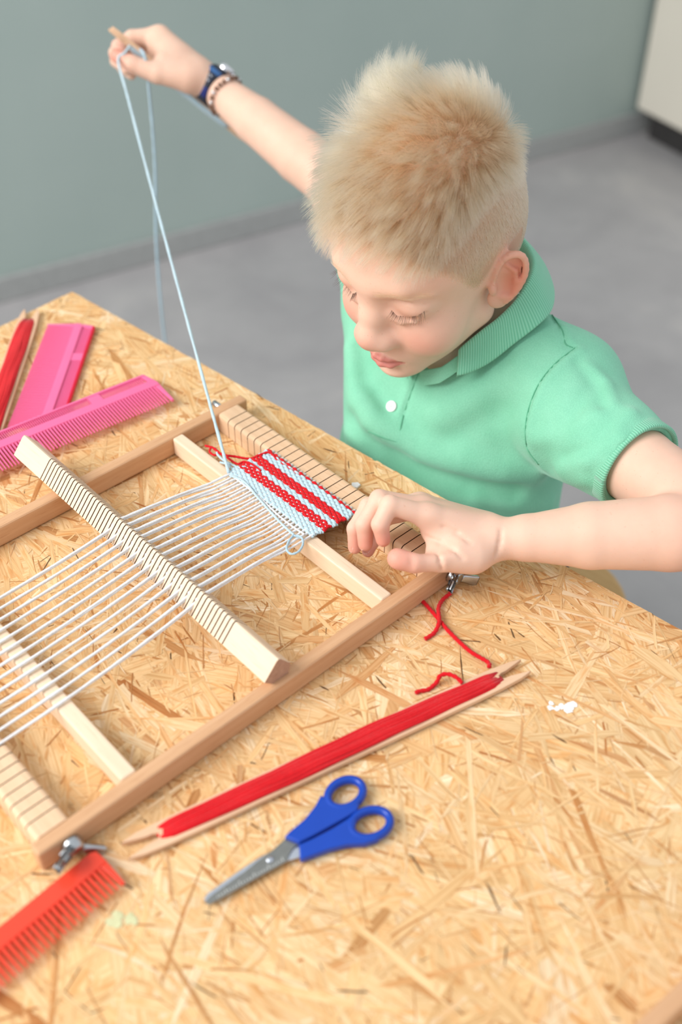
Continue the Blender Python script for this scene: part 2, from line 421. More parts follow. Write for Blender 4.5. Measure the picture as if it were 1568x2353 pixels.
# profile given as (offset along a, z); the swept x axis runs across the loom => local y = -a
def hp(l): return [(-y, z) for y, z in l][::-1]
CH = [(-.0118, .0275), (-.0062, .0203), (.0086, .0203), (.0110, .0290), (.0068, .0345), (.0022, .0395), (-.0006, .0375), (-.0035, .0360)]
CD = [(-.0118, .0275), (-.0062, .0203), (.0086, .0203), (.0108, .0289), (.0056, .0340), (.0010, .0360), (-.0016, .0340), (-.0040, .0335)]
slh = [.048+.0046*i for i in range(55)]
heddle = slotted('heddle_beam', hp(PH), hp(CH), .340, slh, .0011, M_PALE, M_SLIT, None, LMAT @ Matrix.Translation((.1642, .005, .0001)) @ Matrix.Rotation(math.pi/2, 4, 'Z'), deep=hp(CD), endmat=M_END)
heddle['label'] = 'slitted pale wooden heddle beam resting across the loom rails'; heddle['category'] = 'heddle'

# ------------------------------------------------------------------ the weaving: warp threads and woven strip
weav = empty('weaving', tuple(LO), LROT, label='red and light blue striped weaving on white warp threads strung on the loom', category='weaving')
NP = 13
for k in range(NP):
    yh = .2035-.00918*k      # at the heddle
    yf = .2030-.00835*k      # at the fell
    yb = .2075-.00985*k      # at the back beam
    for j in (0, 1):
        up = (j == 0)
        dy = 0.0
        ye = yh-(0 if up else .0006)
        jit = random.uniform(-.0004, .0004)
        if up: mid = [(.1535, yh+.0002, .0325), (.1600, yh, .0362), (.1668, yh, .0382), (.1725, yh-.0002, .0372)]
        else: mid = [(.1535, yh, .0308), (.1600, yh-.0002, .0345), (.1668, yh-.0003, .0365), (.1725, yh-.0004, .0356)]
        pts = [(-.028, yb+dy, .0165), (-.0275, yb+dy, .0192), (-.020, yb+dy, .0206), (-.006, yb+dy, .0210), (.040, yb*.8+yh*.2+dy*1.1, .0216+(.0006 if up else 0)), (.100, yb*.4+yh*.6+dy*1.3+jit, .0262 if up else .0252)]+mid
        z1 = .0300 if up else .0284
        pts += [(.222, yh*.5+yf*.5-(0 if up else .0006), z1), (.250, yh*.2+yf*.8-(0 if up else .0024), .0245 if up else .0232), (.266, yf-(0 if up else .00417), .0232 if up else .0222), (.277, yf-(0 if up else .00417), .0222), (.298, yf-(0 if up else .00417), .0219), (.3235, yf-(0 if up else .00417), .0206), (.3245, yf-(0 if up else .00417), .0182)]
        link('warp_thread', tube(spline(pts, 90),   .00112 if up else .00098, 7, 1400, .16), M_WHITE, weav, True)
ROWS = ['b']*6+['r']*5+['b']*3+['r']*5+['b']*5+['r']
xs0, xs1 = .2778, .3212; pitch = (xs1-xs0)/(len(ROWS)-1)
for i, cname in enumerate(ROWS):
    x = xs0+pitch*i; yl = .2055-.0006*math.sin(i*1.3); yr = .0975+.0010*math.sin(i*.9)-.0035*(i/24)
    ys = np.linspace(yl, yr, 26*7)
    ph = (ys-(.2030))/.00417*math.pi+i*math.pi
    am = .00072 if i < 24 else .0011
    zz = .0222+am*np.cos(ph)
    xx = x+.00012*np.sin(ys*900+i)+(.00025*np.sin(ys*60))
    pts = np.stack([xx, ys, zz], 1)
    # the weft turns round the outer warp end
    pts = np.vstack([[x+pitch*.35*(-1)**i, yl+.0009, .0218], pts, [x-pitch*.35*(-1)**i, yr-.0010, .0218]])
    link('weft_row', tube(pts, .00122, 8, 1500, .12), M_BLUE if cname == 'b' else M_RED, weav, True)
def wt(name, ctrl, r, mat, n=40, parent=None): return link(name, tube(spline(ctrl, n), r, 8, 1500, .14), mat, parent if parent is not None else weav, True)
def lp(x, y, z): return lloc(T(x, y, z))
# loose, not yet beaten picks and the small loop at the near selvedge
wt('loose_pick', [lp(528, 1092, .0240), lp(560, 1106, .0236), lp(590, 1140, .0240), lp(620, 1174, .0236), lp(652, 1208, .0245), lp(680, 1232, .0240), lp(694, 1236, .024)], .0010, M_BLUE)
wt('loose_pick', [lp(540, 1098, .0228), lp(574, 1124, .0234), lp(606, 1152, .0226), lp(640, 1184, .0234), lp(670, 1208, .0228), lp(700, 1228, .024)], .0008, M_WHITE)
wt('weft_loop', [lp(676, 1228, .0245), lp(664, 1244, .0252), lp(659, 1262, .0262), lp(670, 1273, .0275), lp(688, 1266, .0285), lp(697, 1248, .0280), lp(692, 1234, .0262), lp(676, 1231, .0250)], .00095, M_BLUE2, 60)
# tails along the far selvedge
wt('weft_tail', [lp(700, 1100, .022), lp(640, 1060, .0226), lp(620, 1040, .0238), lp(596, 1046, .0235), lp(574, 1054, .0228), lp(540, 1049, .0232), lp(510, 1044, .0226), lp(492, 1030, .0232), lp(472, 1024, .0224)], .0011, M_RED, 60)
wt('weft_tail', [lp(600, 1082, .0235), lp(578, 1066, .0240), lp(560, 1061, .0236), lp(545, 1066, .0228), lp(520, 1050, .0224), lp(497, 1038, .0224)], .0010, M_RED, 50)
wt('weft_tail', [lp(566, 1072, .0228), lp(548, 1074, .0226), lp(530, 1066, .0228), lp(512, 1056, .0226), lp(500, 1044, .0226), lp(498, 1034, .0220)], .0010, M_BLUE, 50)
wt('weft_tail', [lp(560, 1080, .0226), lp(540, 1082, .0224), lp(524, 1068, .0220), lp(506, 1062, .0216)], .0010, M_BLUE, 40)
wt('weft_tail', [lp(486, 1026, .0222), lp(482, 1038, .0218), lp(494, 1046, .0216), lp(503, 1040, .0222), lp(492, 1032, .0226)], .0010, M_RED, 40)

# ------------------------------------------------------------------ stick shuttles
def shuttle_mesh(L, W, notch, nw, th):
    """flat stick: two pointed prongs with a notch at both ends; local x along"""
    h = W/2; t = W*.30
    def end(s):
        x = s*L/2
        return [(x-s*.050, h), (x-s*.028, h*.97), (x-s*.010, h*.86), (x-s*.002, h*.70), (x, h*.62), (x-s*.003, h*.55), (x-s*.016, nw*.52), (x-s*(notch-.003), nw*.5), (x-s*notch, nw*.25),
                (x-s*notch, -nw*.25), (x-s*(notch-.003), -nw*.5), (x-s*.016, -nw*.52), (x-s*.003, -h*.55), (x, -h*.62), (x-s*.002, -h*.70), (x-s*.010, -h*.86), (x-s*.028, -h*.97), (x-s*.050, -h)]
    o = end(1)+end(-1)[::-1]
    return prism(o[::-1], 0, th, .0005)
def wound_yarn(parent, L, W, notch, nw, th, mat, strands=9, thick=.0016, rnd=0, sag=0., widen=1.0):
    rr = random.Random(rnd); x0 = -L/2+notch+.001; x1 = L/2-notch-.001
    for i in range(strands):
        q = (i/(strands-1)-.5)*2
        y = q*nw*.5*widen
        zt = th+.0012+thick*.8*(1-q*q)
        pts = []
        for s in np.linspace(0, 1, 26):
            x = x0+(x1-x0)*s; e = math.sin(math.pi*s)**.35 if 0 < s < 1 else 0
            bulge = 1+.55*e
            pts.append((x, y*bulge+.0004*math.sin(9*s+i*2+rnd), th*.5+(zt-th*.5)*e+.0003*math.sin(13*s+i)))
        link('yarn_turn', tube(pts, thick*rr.uniform(.82, 1.1), 7, 1300, .16), mat, parent, True)
    pb = [(x0+(x1-x0)*s, 0, th*.5+(-th*.5-.0004)*0) for s in (0, 1)]
def place_flat(o, p0, p1, z, tilt=0.):
    d = p1-p0; o.location = ((p0[0]+p1[0])/2, (p0[1]+p1[1])/2, z); o.rotation_euler = (tilt, 0, math.atan2(d[1], d[0])); return float(np.linalg.norm(d[:2]))
# near red shuttle
a = (T(279, 1932, .006)+T(292, 1973, .006))/2; b = (T(1203, 1511, .006)+T(1217, 1540, .006))/2
sh = empty('stick_shuttle', label='long wooden stick shuttle wound with red yarn, beside the blue scissors', category='shuttle', group='stick shuttles')
L = place_flat(sh, a, b, .0012)
SHW = .0195
link('stick', shuttle_mesh(L, SHW, .0235, .0052, .0038), M_SHUT, sh)
wound_yarn(sh, L, SHW, .0215, .0085, .0038, M_RED, 8, .00165, 1)
# yarn tails of that shuttle
def rw(*q): return [T(x, y, z) for x, y, z in q]
def ytop(name, ctrl, r, mat, label, n=60, cat='yarn', **kw):
    o = link(name, tube(spline(ctrl, n), r, 8, 1500, .14), mat, None, True, label=label, category=cat, **kw); return o
t = link('yarn_tail', tube(spline(rw((1125, 1533, .0048), (1121, 1521, .0028), (1080, 1496, .0017), (1036, 1455, .0017), (1006, 1420, .0018), (978, 1388, .0018), (960, 1372, .0018)), 60), .0016, 8, 1500, .14), M_RED, None, True)
t2 = link('yarn_tail', tube(spline(rw((1063, 1570, .0060), (1050, 1557, .0075), (1030, 1549, .0072), (1012, 1553, .0060), (1004, 1568, .0028), (985, 1584, .0012), (966, 1588, .0013), (955, 1592, .0013)), 50), .0016, 8, 1500, .14), M_RED, None, True)
for q in (t, t2): 
    q.parent = sh; q.matrix_parent_inverse = (Matrix.Translation(sh.location) @ sh.rotation_euler.to_matrix().to_4x4()).inverted()
ytop('yarn_scrap', rw((1040, 1346, .0030), (1036, 1362, .0016), (1018, 1378, .0014), (1008, 1398, .0030), (1010, 1428, .0038), (1000, 1452, .0018), (985, 1464, .0014), (977, 1468, .0014)), .0016, M_RED, 'short red yarn end lying under the loom corner by the wing nut')
# far left red shuttle
a = T(-75, 1135, .006); b = (T(58, 703, .006)+T(86, 712, .006))/2
sh2 = empty('stick_shuttle', label='wooden stick shuttle wound with red yarn at the far left corner of the board', category='shuttle', group='stick shuttles')
L = place_flat(sh2, a, b, .0012)
link('stick', shuttle_mesh(L, .0225, .0215, .0065, .0038), M_SHUT, sh2)
wound_yarn(sh2, L, .0225, .0185, .0090, .0038, M_RED, 9, .0021, 3, widen=1.05)

# ------------------------------------------------------------------ combs
def plastic(name, rgb, trans=.25):
    t = NT(name); v = t.coords(); n = t.noise(v, 40, 2); c = s2l(*rgb)
    t.base(t.ramp(n, [(.3, tuple(x*.95 for x in c[:3])+(1,)), (.7, c)])); t.set(Roughness=.28)
    tr = t.n('ShaderNodeBsdfTranslucent'); tr.inputs[0].default_value = c
    mx = t.n('ShaderNodeMixShader'); mx.inputs[0].default_value = trans
    t.l(t.b.outputs[0], mx.inputs[1]); t.l(tr.outputs[0], mx.inputs[2]); t.l(mx.outputs[0], t.out.inputs[0])
    return t.m
M_PINK = plastic('pink_plastic', (255, 124, 176), .16); M_REDP = plastic('red_plastic', (253, 80, 56), .2); M_PEDGE = plastic('pink_plastic_shade', (238, 30, 70), .3)  # M_PEDGE: deeper red paints in the shaded side wall of the lower comb
def comb(name, p_end, p_far, width, side, z, label, mat, pitch, tooth_w, spine, tooth, ridges=True, ztilt=0., L=None, zfar=None, backmat=None, th=.0034):
    """p_end: centre of the visible end on the spine line; p_far: point along spine; teeth towards local -y*side"""
    d = p_far-p_end; d = d/np.linalg.norm(d)
    e = empty(name, label=label, category='comb', group='plastic combs')
    ang = math.atan2(d[1], d[0])
    e.location = (p_end[0], p_end[1], z)
    e.rotation_euler = (0, 0, ang)
    if zfar is not None: e.rotation_euler = (0, -math.atan2(zfar-z, L), ang)
    s = side
    # spine: tapered bar
    sp = prism([(0.004, 0), (.0005, s*.002), (0, s*.006), (0, s*spine), (L, s*spine), (L, 0)] if s > 0 else [(0.004, 0), (L, 0), (L, s*spine), (0, s*spine), (0, s*.006), (.0005, s*.002)], 0, th+.0006, .0009)
    link('spine', sp, mat, e)
    rowend = .0052
    link('end_block', prism([(0, s*(spine-.0002)), (rowend, s*(spine-.0002)), (.0035, s*(spine+tooth)), (.0012, s*(spine+tooth))][::(1 if s > 0 else -1)], .0002, th, .0006), mat, e)
    n = int((L-rowend-.004)/pitch)
    y0, y1 = s*(spine-.0004), s*(spine+tooth)
    g = mesh(*merge(*[([(-tooth_w/2, y0, .0004), (tooth_w/2, y0, .0004), (tooth_w*.22, y1, .0010), (-tooth_w*.22, y1, .0010), (-tooth_w/2, y0, th), (tooth_w/2, y0, th), (tooth_w*.22, y1, th*.72), (-tooth_w*.22, y1, th*.72)],
        [(0, 3, 2, 1), (4, 5, 6, 7), (0, 1, 5, 4), (1, 2, 6, 5), (2, 3, 7, 6), (3, 0, 4, 7)])]))
    if s < 0: g.flip_normals()
    g.materials.append(mat)
    for i in range(min(n, 140)):
        o = bpy.data.objects.new('tooth', g); COL.objects.link(o); o.parent = e; o.location = (rowend+.0016+pitch*i, 0, 0)
    if ridges:
        # short fine teeth row and the back rail beyond the spine
        R1 = .0105
        link('back_rail', prism([(0.004, -s*R1), (L, -s*R1), (L, -s*(R1+.0028)), (.006, -s*(R1+.0028))][::(1 if s < 0 else -1)], 0, th+.0006, .0008), backmat or mat, e)
        link('end_block', prism([(0.0005, s*.0008), (.006, s*.0008), (.009, -s*(R1+.001)), (.004, -s*(R1+.001))][::(1 if s < 0 else -1)], 0, th, .0006), mat, e)
        g2 = box(-.0003, .0003, -s*R1 if s > 0 else -.0004, .0004 if s > 0 else -s*R1, .0006, th-.0004); g2.materials.append(mat)
        gap = int(.030/.0020)
        for i in range(min(120, int((L-.012)/.0020))):
            if 22 < i < 22+gap//2: continue
            o = bpy.data.objects.new('fine_tooth', g2); COL.objects.link(o); o.parent = e; o.location = (.010+.0020*i, 0, 0)
        link('bridge', prism([(.010+.0020*22.5, -s*.0002), (.010+.0020*(22+gap//2-.5), -s*.0002), (.010+.0020*(22+gap//2-.5), -s*(R1+.0004)), (.010+.0020*22.5, -s*(R1+.0004))][::(1 if s < 0 else -1)], .0002, th, 0), mat, e)
    return e
# pink comb on top (teeth towards the camera), pink comb below it
pe = Lw(319.5, -376.5, 6); pf = Lw(168, -392, 6)
comb('hair_comb', pe, pf, .046, 1, .0062, 'pink plastic comb lying on top, its long teeth pointing towards the loom', M_PINK, .0031, .0015, .0105, .0285, True, L=.205, zfar=.0062)
pe = Lw(327, -515, 2); pf = Lw(225, -408, 2)
comb('hair_comb', pe, pf, .046, -1, .0008, 'pink plastic comb underneath, pointing to the far corner of the board', M_PINK, .0026, .0014, .0085, .0290, True, L=.180, backmat=M_PEDGE)
# red comb propped against the loom's near corner
pe = (Lw(-3, 12, 6)); pf = Lw(-78, 17.5, 6)
comb('hair_comb', pe, pf, .03, 1, .0040, 'red plastic comb lying against the near corner of the loom', M_REDP, .0039, .0021, .0125, .0190, False, L=.165)

# ------------------------------------------------------------------ scissors
M_BLUEP = plain('blue_plastic', (5, 64, 172), .32, var=.03); M_BLADE = plain('brushed_steel', (150, 150, 146), .34, .9, .08, 300); M_BLADE2 = plain('bright_steel', (205, 210, 220), .25, .9)
sci = empty('scissors', tuple(T(560, 1985)), label='small blue-handled scissors lying closed in front of the red shuttle', category='scissors')
SO = T(560, 1985)
def s_out(px, z): return [tuple((T(x, y, z)-SO)[:2]) for x, y in px]
def flat_part(name, px, z0, z1, mat, parent=sci, bev=.0004):
    o = s_out(px, z1)
    area = sum(o[i][0]*o[(i+1) % len(o)][1]-o[(i+1) % len(o)][0]*o[i][1] for i in range(len(o)))
    if area < 0: o = o[::-1]
    return link(name, prism(o, z0, z1, bev), mat, parent)
# lower blade (bright, seen along the left edge and at the handle neck), upper blade (dull, with ruler marks)
flat_part('blade', [(468, 2066), (476, 2054), (520, 2022), (560, 1994), (600, 1968), (640, 1948), (690, 1930), (700, 1966), (668, 1976), (640, 1984), (600, 2010), (540, 2046), (484, 2076)], .0016, .0030, M_BLADE2)
bl = flat_part('blade', [(469, 2073), (482, 2060), (545, 2014), (560, 2004), (600, 1972), (628, 1952), (655, 1928), (690, 1934), (674, 1948), (664, 1964), (662, 1978), (640, 1990), (600, 2012), (540, 2046), (482, 2078)], .0031, .0046, M_BLADE)
M_MARK = plain('etched_marks', (214, 214, 210), .5)
for i in range(24):
    f = i/23; x = 652-f*150; y = 1978+f*84; big = i % 5 == 0
    flat_part('ruler_mark', [(x, y), (x-1.2, y+.8), (x-1.2-(4 if big else 2), y+.8-(9 if big else 5)), (x-(4 if big else 2), y-(9 if big else 5))], .00461, .00468, M_MARK, bl, 0)
cr = s_out([(620, 1975)], .0046)[0]
rv = link('rivet', mesh(*lathe_geo([(.0024, .0046), (.0024, .0050), (.0014, .0055), (.0003, .0056)], 16)), M_BLADE2, sci, True); rv.location = (cr[0], cr[1], 0)
def loop_handle(name, centre, rx, ry, rot, neck, parent):
    """ring of the handle plus a flat tapering arm, one smooth mesh: outer outline with a finger hole"""
    c = np.array(s_out([centre], .006)[0]); g = []
    # ring
    K, k = 40, 10; vs = []; fs = []
    for i in range(K):
        t = 2*math.pi*i/K; dx, dy = math.cos(t), math.sin(t)
        for j in range(k):
            a = 2*math.pi*j/k; q = 1+.0
            w = .0029; hgt = .0037
            R_x = rx+w*math.cos(a); R_y = ry+w*math.cos(a)
            x, y = R_x*dx, R_y*dy
            vs.append((c[0]+x*math.cos(rot)-y*math.sin(rot), c[1]+x*math.sin(rot)+y*math.cos(rot), .0046+hgt*math.sin(a)))
    for i in range(K):
        for j in range(k): fs.append((i*k+j, ((i+1) % K)*k+j, ((i+1) % K)*k+(j+1) % k, i*k+(j+1) % k))
    g.append((vs, fs))
    me = prism(s_out(neck, .007), .0015, .0076, .0014); g.append(geo_of(me)); bpy.data.meshes.remove(me)
    V, F = merge(*g); m = mesh(V, F)
    bm = bmesh.new(); bm.from_mesh(m); bmesh.ops.recalc_face_normals(bm, faces=bm.faces[:]); bm.to_mesh(m); bm.free()
    o = link(name, m, M_BLUEP, parent, True)
    rm = o.modifiers.new('r', 'REMESH'); rm.mode = 'VOXEL'; rm.voxel_size = .00055; rm.use_smooth_shade = True
    sm = o.modifiers.new('s', 'SMOOTH'); sm.factor = .5; sm.iterations = 4
    return o
rot1 = math.atan2(*(np.array(s_out([(822, 1800)], 0)[0])-np.array(s_out([(762, 1842)], 0)[0]))[::-1])
loop_handle('handle', (794, 1822), .0128, .0098, rot1, [(654, 1922), (664, 1912), (700, 1882), (724, 1852), (738, 1826), (750, 1836), (770, 1852), (800, 1856), (826, 1846), (822, 1862), (800, 1876), (760, 1898), (720, 1920), (688, 1936), (672, 1930)], sci)
rot2 = math.atan2(*(np.array(s_out([(882, 1872)], 0)[0])-np.array(s_out([(822, 1896)], 0)[0]))[::-1])
loop_handle('handle', (852, 1891), .0132, .0098, rot2, [(688, 1940), (720, 1926), (766, 1902), (800, 1880), (822, 1862), (820, 1880), (816, 1904), (832, 1920), (862, 1924), (872, 1928), (840, 1938), (800, 1940), (760, 1950), (716, 1966), (690, 1976)], sci)
# paper scrap behind the front beam and the rail of a second loom at the frame's lower right
c = T(818, 1112, .003)
pp = link('paper_scrap', prism([(-.004, -.003), (.001, -.0036), (.0042, .0005), (.002, .0036), (-.0035, .003)], .0002, .0022, .0004), plain('white_paper', (238, 240, 242), .7), label='tiny white paper scrap between the front beam and the table edge', category='paper')
pp.location = (c[0], c[1], 0)
l2 = empty('weaving_loom', label='second loom frame, only its rail showing at the lower right corner', category='loom')
q0 = T(1448, 2362, .020); q1 = T(1580, 2236, .020); dd = (q1-q0)/np.linalg.norm(q1-q0)
l2.location = (q0[0], q0[1], 0); l2.rotation_euler = (0, 0, math.atan2(dd[1], dd[0]))
link('side_rail', box(-.12, .20, -.0110, 0, Z0, .020, .0024, 3), M_RAIL, l2)
me = box(0, .10, -.012, .012, Z0, .0198, .002, 3); o = link('crossbar', me, M_BEAM, l2); o.matrix_local = Matrix.Translation((-.095, -.0112, 0)) @ Matrix.Rotation(-math.pi/2, 4, 'Z')
# ------------------------------------------------------------------ implicit-surface modelling for the boy
def _n(v): v = np.asarray(v, float); return v/np.linalg.norm(v)
class Sdf:
    """ordered list of smooth unions / subtractions of round cones and ellipsoids"""
    def __init__(s): s.pr = []; s.post = None
    def cone(s, a, b, ra, rb, k=.008, op='u', sc=None):
        a, b = np.asarray(a, float), np.asarray(b, float)
        def f(P):
            ba = b-a; l2 = ba @ ba; h = np.clip(((P-a) @ ba)/l2, 0, 1)
            return np.linalg.norm(P-a-h[:, None]*ba, axis=1)-(ra+(rb-ra)*h)
        s.pr.append((f, (a+b)/2, np.linalg.norm(b-a)/2+max(ra, rb), k, op)); return s
    def chain(s, pts, rad, k=.006, op='u', kk=None):
        for i in range(len(pts)-1): s.cone(pts[i], pts[i+1], rad[i], rad[i+1], (k if i == 0 else (kk if kk is not None else .003)), op)
        return s
    def ell(s, c, r, R=None, k=.008, op='u'):
        c = np.asarray(c, float); r = np.asarray(r, float); R = np.eye(3) if R is None else np.asarray(R)
        def f(P):
            q = (P-c) @ R; k0 = np.linalg.norm(q/r, axis=1); k1 = np.linalg.norm(q/(r*r), axis=1)
            return k0*(k0-1)/np.maximum(k1, 1e-9)
        s.pr.append((f, c, max(r), k, op)); return s
    def plane(s, p, n, k=.004, op='s'):
        """cut away everything on the +n side"""
        p = np.asarray(p, float); n = _n(n)
        s.pr.append(((lambda P: -((P-p) @ n)), p, 1e3, k, op)); return s
    def ev(s, P, ids=None):
        d = np.full(len(P), 1.0)
        for i in (range(len(s.pr)) if ids is None else ids):
            f, c, R, k, op = s.pr[i]; e = f(P)
            if op == 'u':
                h = np.maximum(k-np.abs(d-e), 0)/k; d = np.minimum(d, e)-h*h*k*.25
            else:
                h = np.maximum(k-np.abs(-d-e), 0)/k; d = -(np.minimum(-d, e)-h*h*k*.25)
        if s.post is not None: d = s.post(P, d)
        return d
    def near(s, C, rad): return np.stack([f(C) < rad*1.1+.003+k for f, q, R, k, op in s.pr])

def surface(S, h, n=8, iters=2):
    """sparse surface nets: blocks of n^3 cells near the surface, then projection onto the zero set"""
    B = n*h
    lo = np.min([c-R for f, c, R, k, op in S.pr if op == 'u'], axis=0)-2*h; hi = np.max([c+R for f, c, R, k, op in S.pr if op == 'u'], axis=0)+2*h
    nb = np.ceil((hi-lo)/B).astype(int)+1
    cells = set()
    for f, c, R, k, op in S.pr:      # candidate blocks only round the solids
        if op != 'u': continue
        a = np.maximum(np.floor((c-R-lo)/B).astype(int)-1, 0); b = np.minimum(np.ceil((c+R-lo)/B).astype(int)+1, nb)
        g = np.stack(np.meshgrid(*[np.arange(a[i], b[i]) for i in range(3)], indexing='ij'), -1).reshape(-1, 3)
        q = f(lo+(g+.5)*B); cells.update(map(tuple, g[np.abs(q) < B*1.6+.02]))
    cells = np.array(sorted(cells)); cen = lo+(cells+.5)*B; br = B*.87
    loc = np.stack(np.meshgrid(*[np.arange(n)]*3, indexing='ij'), -1).reshape(-1, 3)
    DIM = nb*n+4; key = lambda I: (I[..., 0]*DIM[1]+I[..., 1])*DIM[2]+I[..., 2]
    K = []; D = []; dall = S.ev(cen)
    keep = np.abs(dall) < br*1.25+2.5*h+.002; cells = cells[keep]; cen = cen[keep]
    near = S.near(cen, br+h)
    blk = {}
    for g, nr in zip(cells, near.T):
        ids = np.flatnonzero(nr); blk[tuple(g)] = ids
        if not len(ids): continue
        I = g*n+loc
        K.append(key(I)); D.append(S.ev(lo+I*h, ids))
    K = np.concatenate(K); D = np.concatenate(D); o = np.argsort(K); K = K[o]; D = D[o]
    def look(k):
        i = np.searchsorted(K, k); i = np.minimum(i, len(K)-1); ok = K[i] == k; return np.where(ok, D[i], np.nan)
    off = np.array([[x, y, z] for x in (0, 1) for y in (0, 1) for z in (0, 1)])
    koff = off @ np.array([DIM[1]*DIM[2], DIM[2], 1])
    C = np.stack([look(K+k) for k in koff], 1)
    neg = C < 0; ok = ~np.isnan(C).any(1) & neg.any(1) & ~neg.all(1)
    ck = K[ok]; C = C[ok]; base = np.stack([ck//(DIM[1]*DIM[2]), (ck//DIM[2]) % DIM[1], ck % DIM[2]], 1)
    acc = np.zeros((len(ck), 3)); cnt = np.zeros(len(ck))
    for i in range(8):
        for j in range(i+1, 8):
            if abs(off[i]-off[j]).sum() != 1: continue
            m = (C[:, i] < 0) != (C[:, j] < 0); t = C[m, i]/(C[m, i]-C[m, j])
            acc[m] += off[i]+t[:, None]*(off[j]-off[i]); cnt[m] += 1
    V = lo+(base+acc/cnt[:, None])*h
    def vid(k):
        i = np.searchsorted(ck, k); i = np.minimum(i, len(ck)-1); return np.where(ck[i] == k, i, -1)
    st = np.array([DIM[1]*DIM[2], DIM[2], 1]); F = []
    for ax in range(3):
        d1 = look(K+st[ax]); m = ~np.isnan(d1) & ((D < 0) != (d1 < 0)); k = K[m]; s0 = D[m] < 0
        u, v = (ax+1) % 3, (ax+2) % 3
        q = np.stack([vid(k), vid(k-st[u]), vid(k-st[u]-st[v]), vid(k-st[v])], 1); g = (q >= 0).all(1); q = q[g]; s0 = s0[g]
        q[~s0] = q[~s0][:, ::-1]; F.append(q)
    F = np.concatenate(F)
    # block ids per vertex for projection
    vb = np.floor((V-lo)/B).astype(int); order = np.lexsort(vb.T); vbs = vb[order]
    cut = np.flatnonzero(np.r_[True, (np.diff(vbs, axis=0) != 0).any(1), True])
    E4 = np.array([[1, -1, -1], [-1, -1, 1], [-1, 1, -1], [1, 1, 1]])*(h*.35)
    ED = np.concatenate([F[:, [0, 1]], F[:, [1, 2]], F[:, [2, 3]], F[:, [3, 0]]])
    for it in range(iters):
        sm = np.zeros_like(V); c = np.zeros(len(V)); np.add.at(sm, ED[:, 0], V[ED[:, 1]]); np.add.at(c, ED[:, 0], 1); np.add.at(sm, ED[:, 1], V[ED[:, 0]]); np.add.at(c, ED[:, 1], 1)
        V = V+.5*(sm/np.maximum(c, 1)[:, None]-V)
        for a, b in zip(cut[:-1], cut[1:]):
            ix = order[a:b]; ids = blk.get(tuple(vbs[a])); p = V[ix]
            if ids is None: continue
            g = sum(e[None]*S.ev(p+e, ids)[:, None] for e in E4)/(4*(h*.35)**2)
            d = S.ev(p, ids); gn = np.maximum((g*g).sum(1), .25)
            V[ix] = p-np.clip(d/gn, -h, h)[:, None]*g
    used = np.zeros(len(V), bool); used[F.ravel()] = True
    rem = np.cumsum(used)-1
    return V[used], rem[F]
def np_mesh(V, F):
    me = bpy.data.meshes.new('m'); me.vertices.add(len(V)); me.vertices.foreach_set('co', V.ravel().astype(np.float32))
    n = F.shape[1]; me.loops.add(F.size); me.loops.foreach_set('vertex_index', F.ravel().astype(np.int32))
    me.polygons.add(len(F)); me.polygons.foreach_set('loop_start', np.arange(0, F.size, n, dtype=np.int32))
    me.update(calc_edges=True); me.validate(); return me
def normals_of(V, F):
    a = V[F[:, 2]]-V[F[:, 0]]; b = V[F[:, 3]]-V[F[:, 1]]; fn = np.cross(a, b); N = np.zeros_like(V)
    for j in range(4): np.add.at(N, F[:, j], fn)
    return N/np.maximum(np.linalg.norm(N, axis=1), 1e-12)[:, None]

# ------------------------------------------------------------------ pose (world, metres)
HS = .95/1000.                                # head millimetres -> metres
HM = np.array([[-.636, .757, -.150], [-.720, -.652, -.236], [-.276, -.042, .960]])   # columns: forward, left, up
HT = np.array([.0799, .8331, .1650])
def hd(f, l, u): return HT+HM @ (np.array([f, l, u])*HS)
def hloc(Pw): return ((Pw-HT) @ HM)/HS
SL = P(1310, 880, .968); EL = P(1670, 1220, .832); WL = T(1150, 1238, .045); AJ = P(1318, 962, .955)
SR = P(890, 655, 1.075); ER = P(768, 420, 1.195); WR = P(478, 188, 1.25)
SM = (SL+SR)/2; LAT = _n((SL-SR)*[1, 1, 0]); FWD = np.array([LAT[1], -LAT[0], 0]); ZU = np.array([0, 0, 1.])
if FWD[1] > 0: FWD = -FWD
def tb(f, l, u): return SM+FWD*f+LAT*l+ZU*u    # torso frame: metres forward, left, up
TR = np.stack([FWD, LAT, ZU], 1)

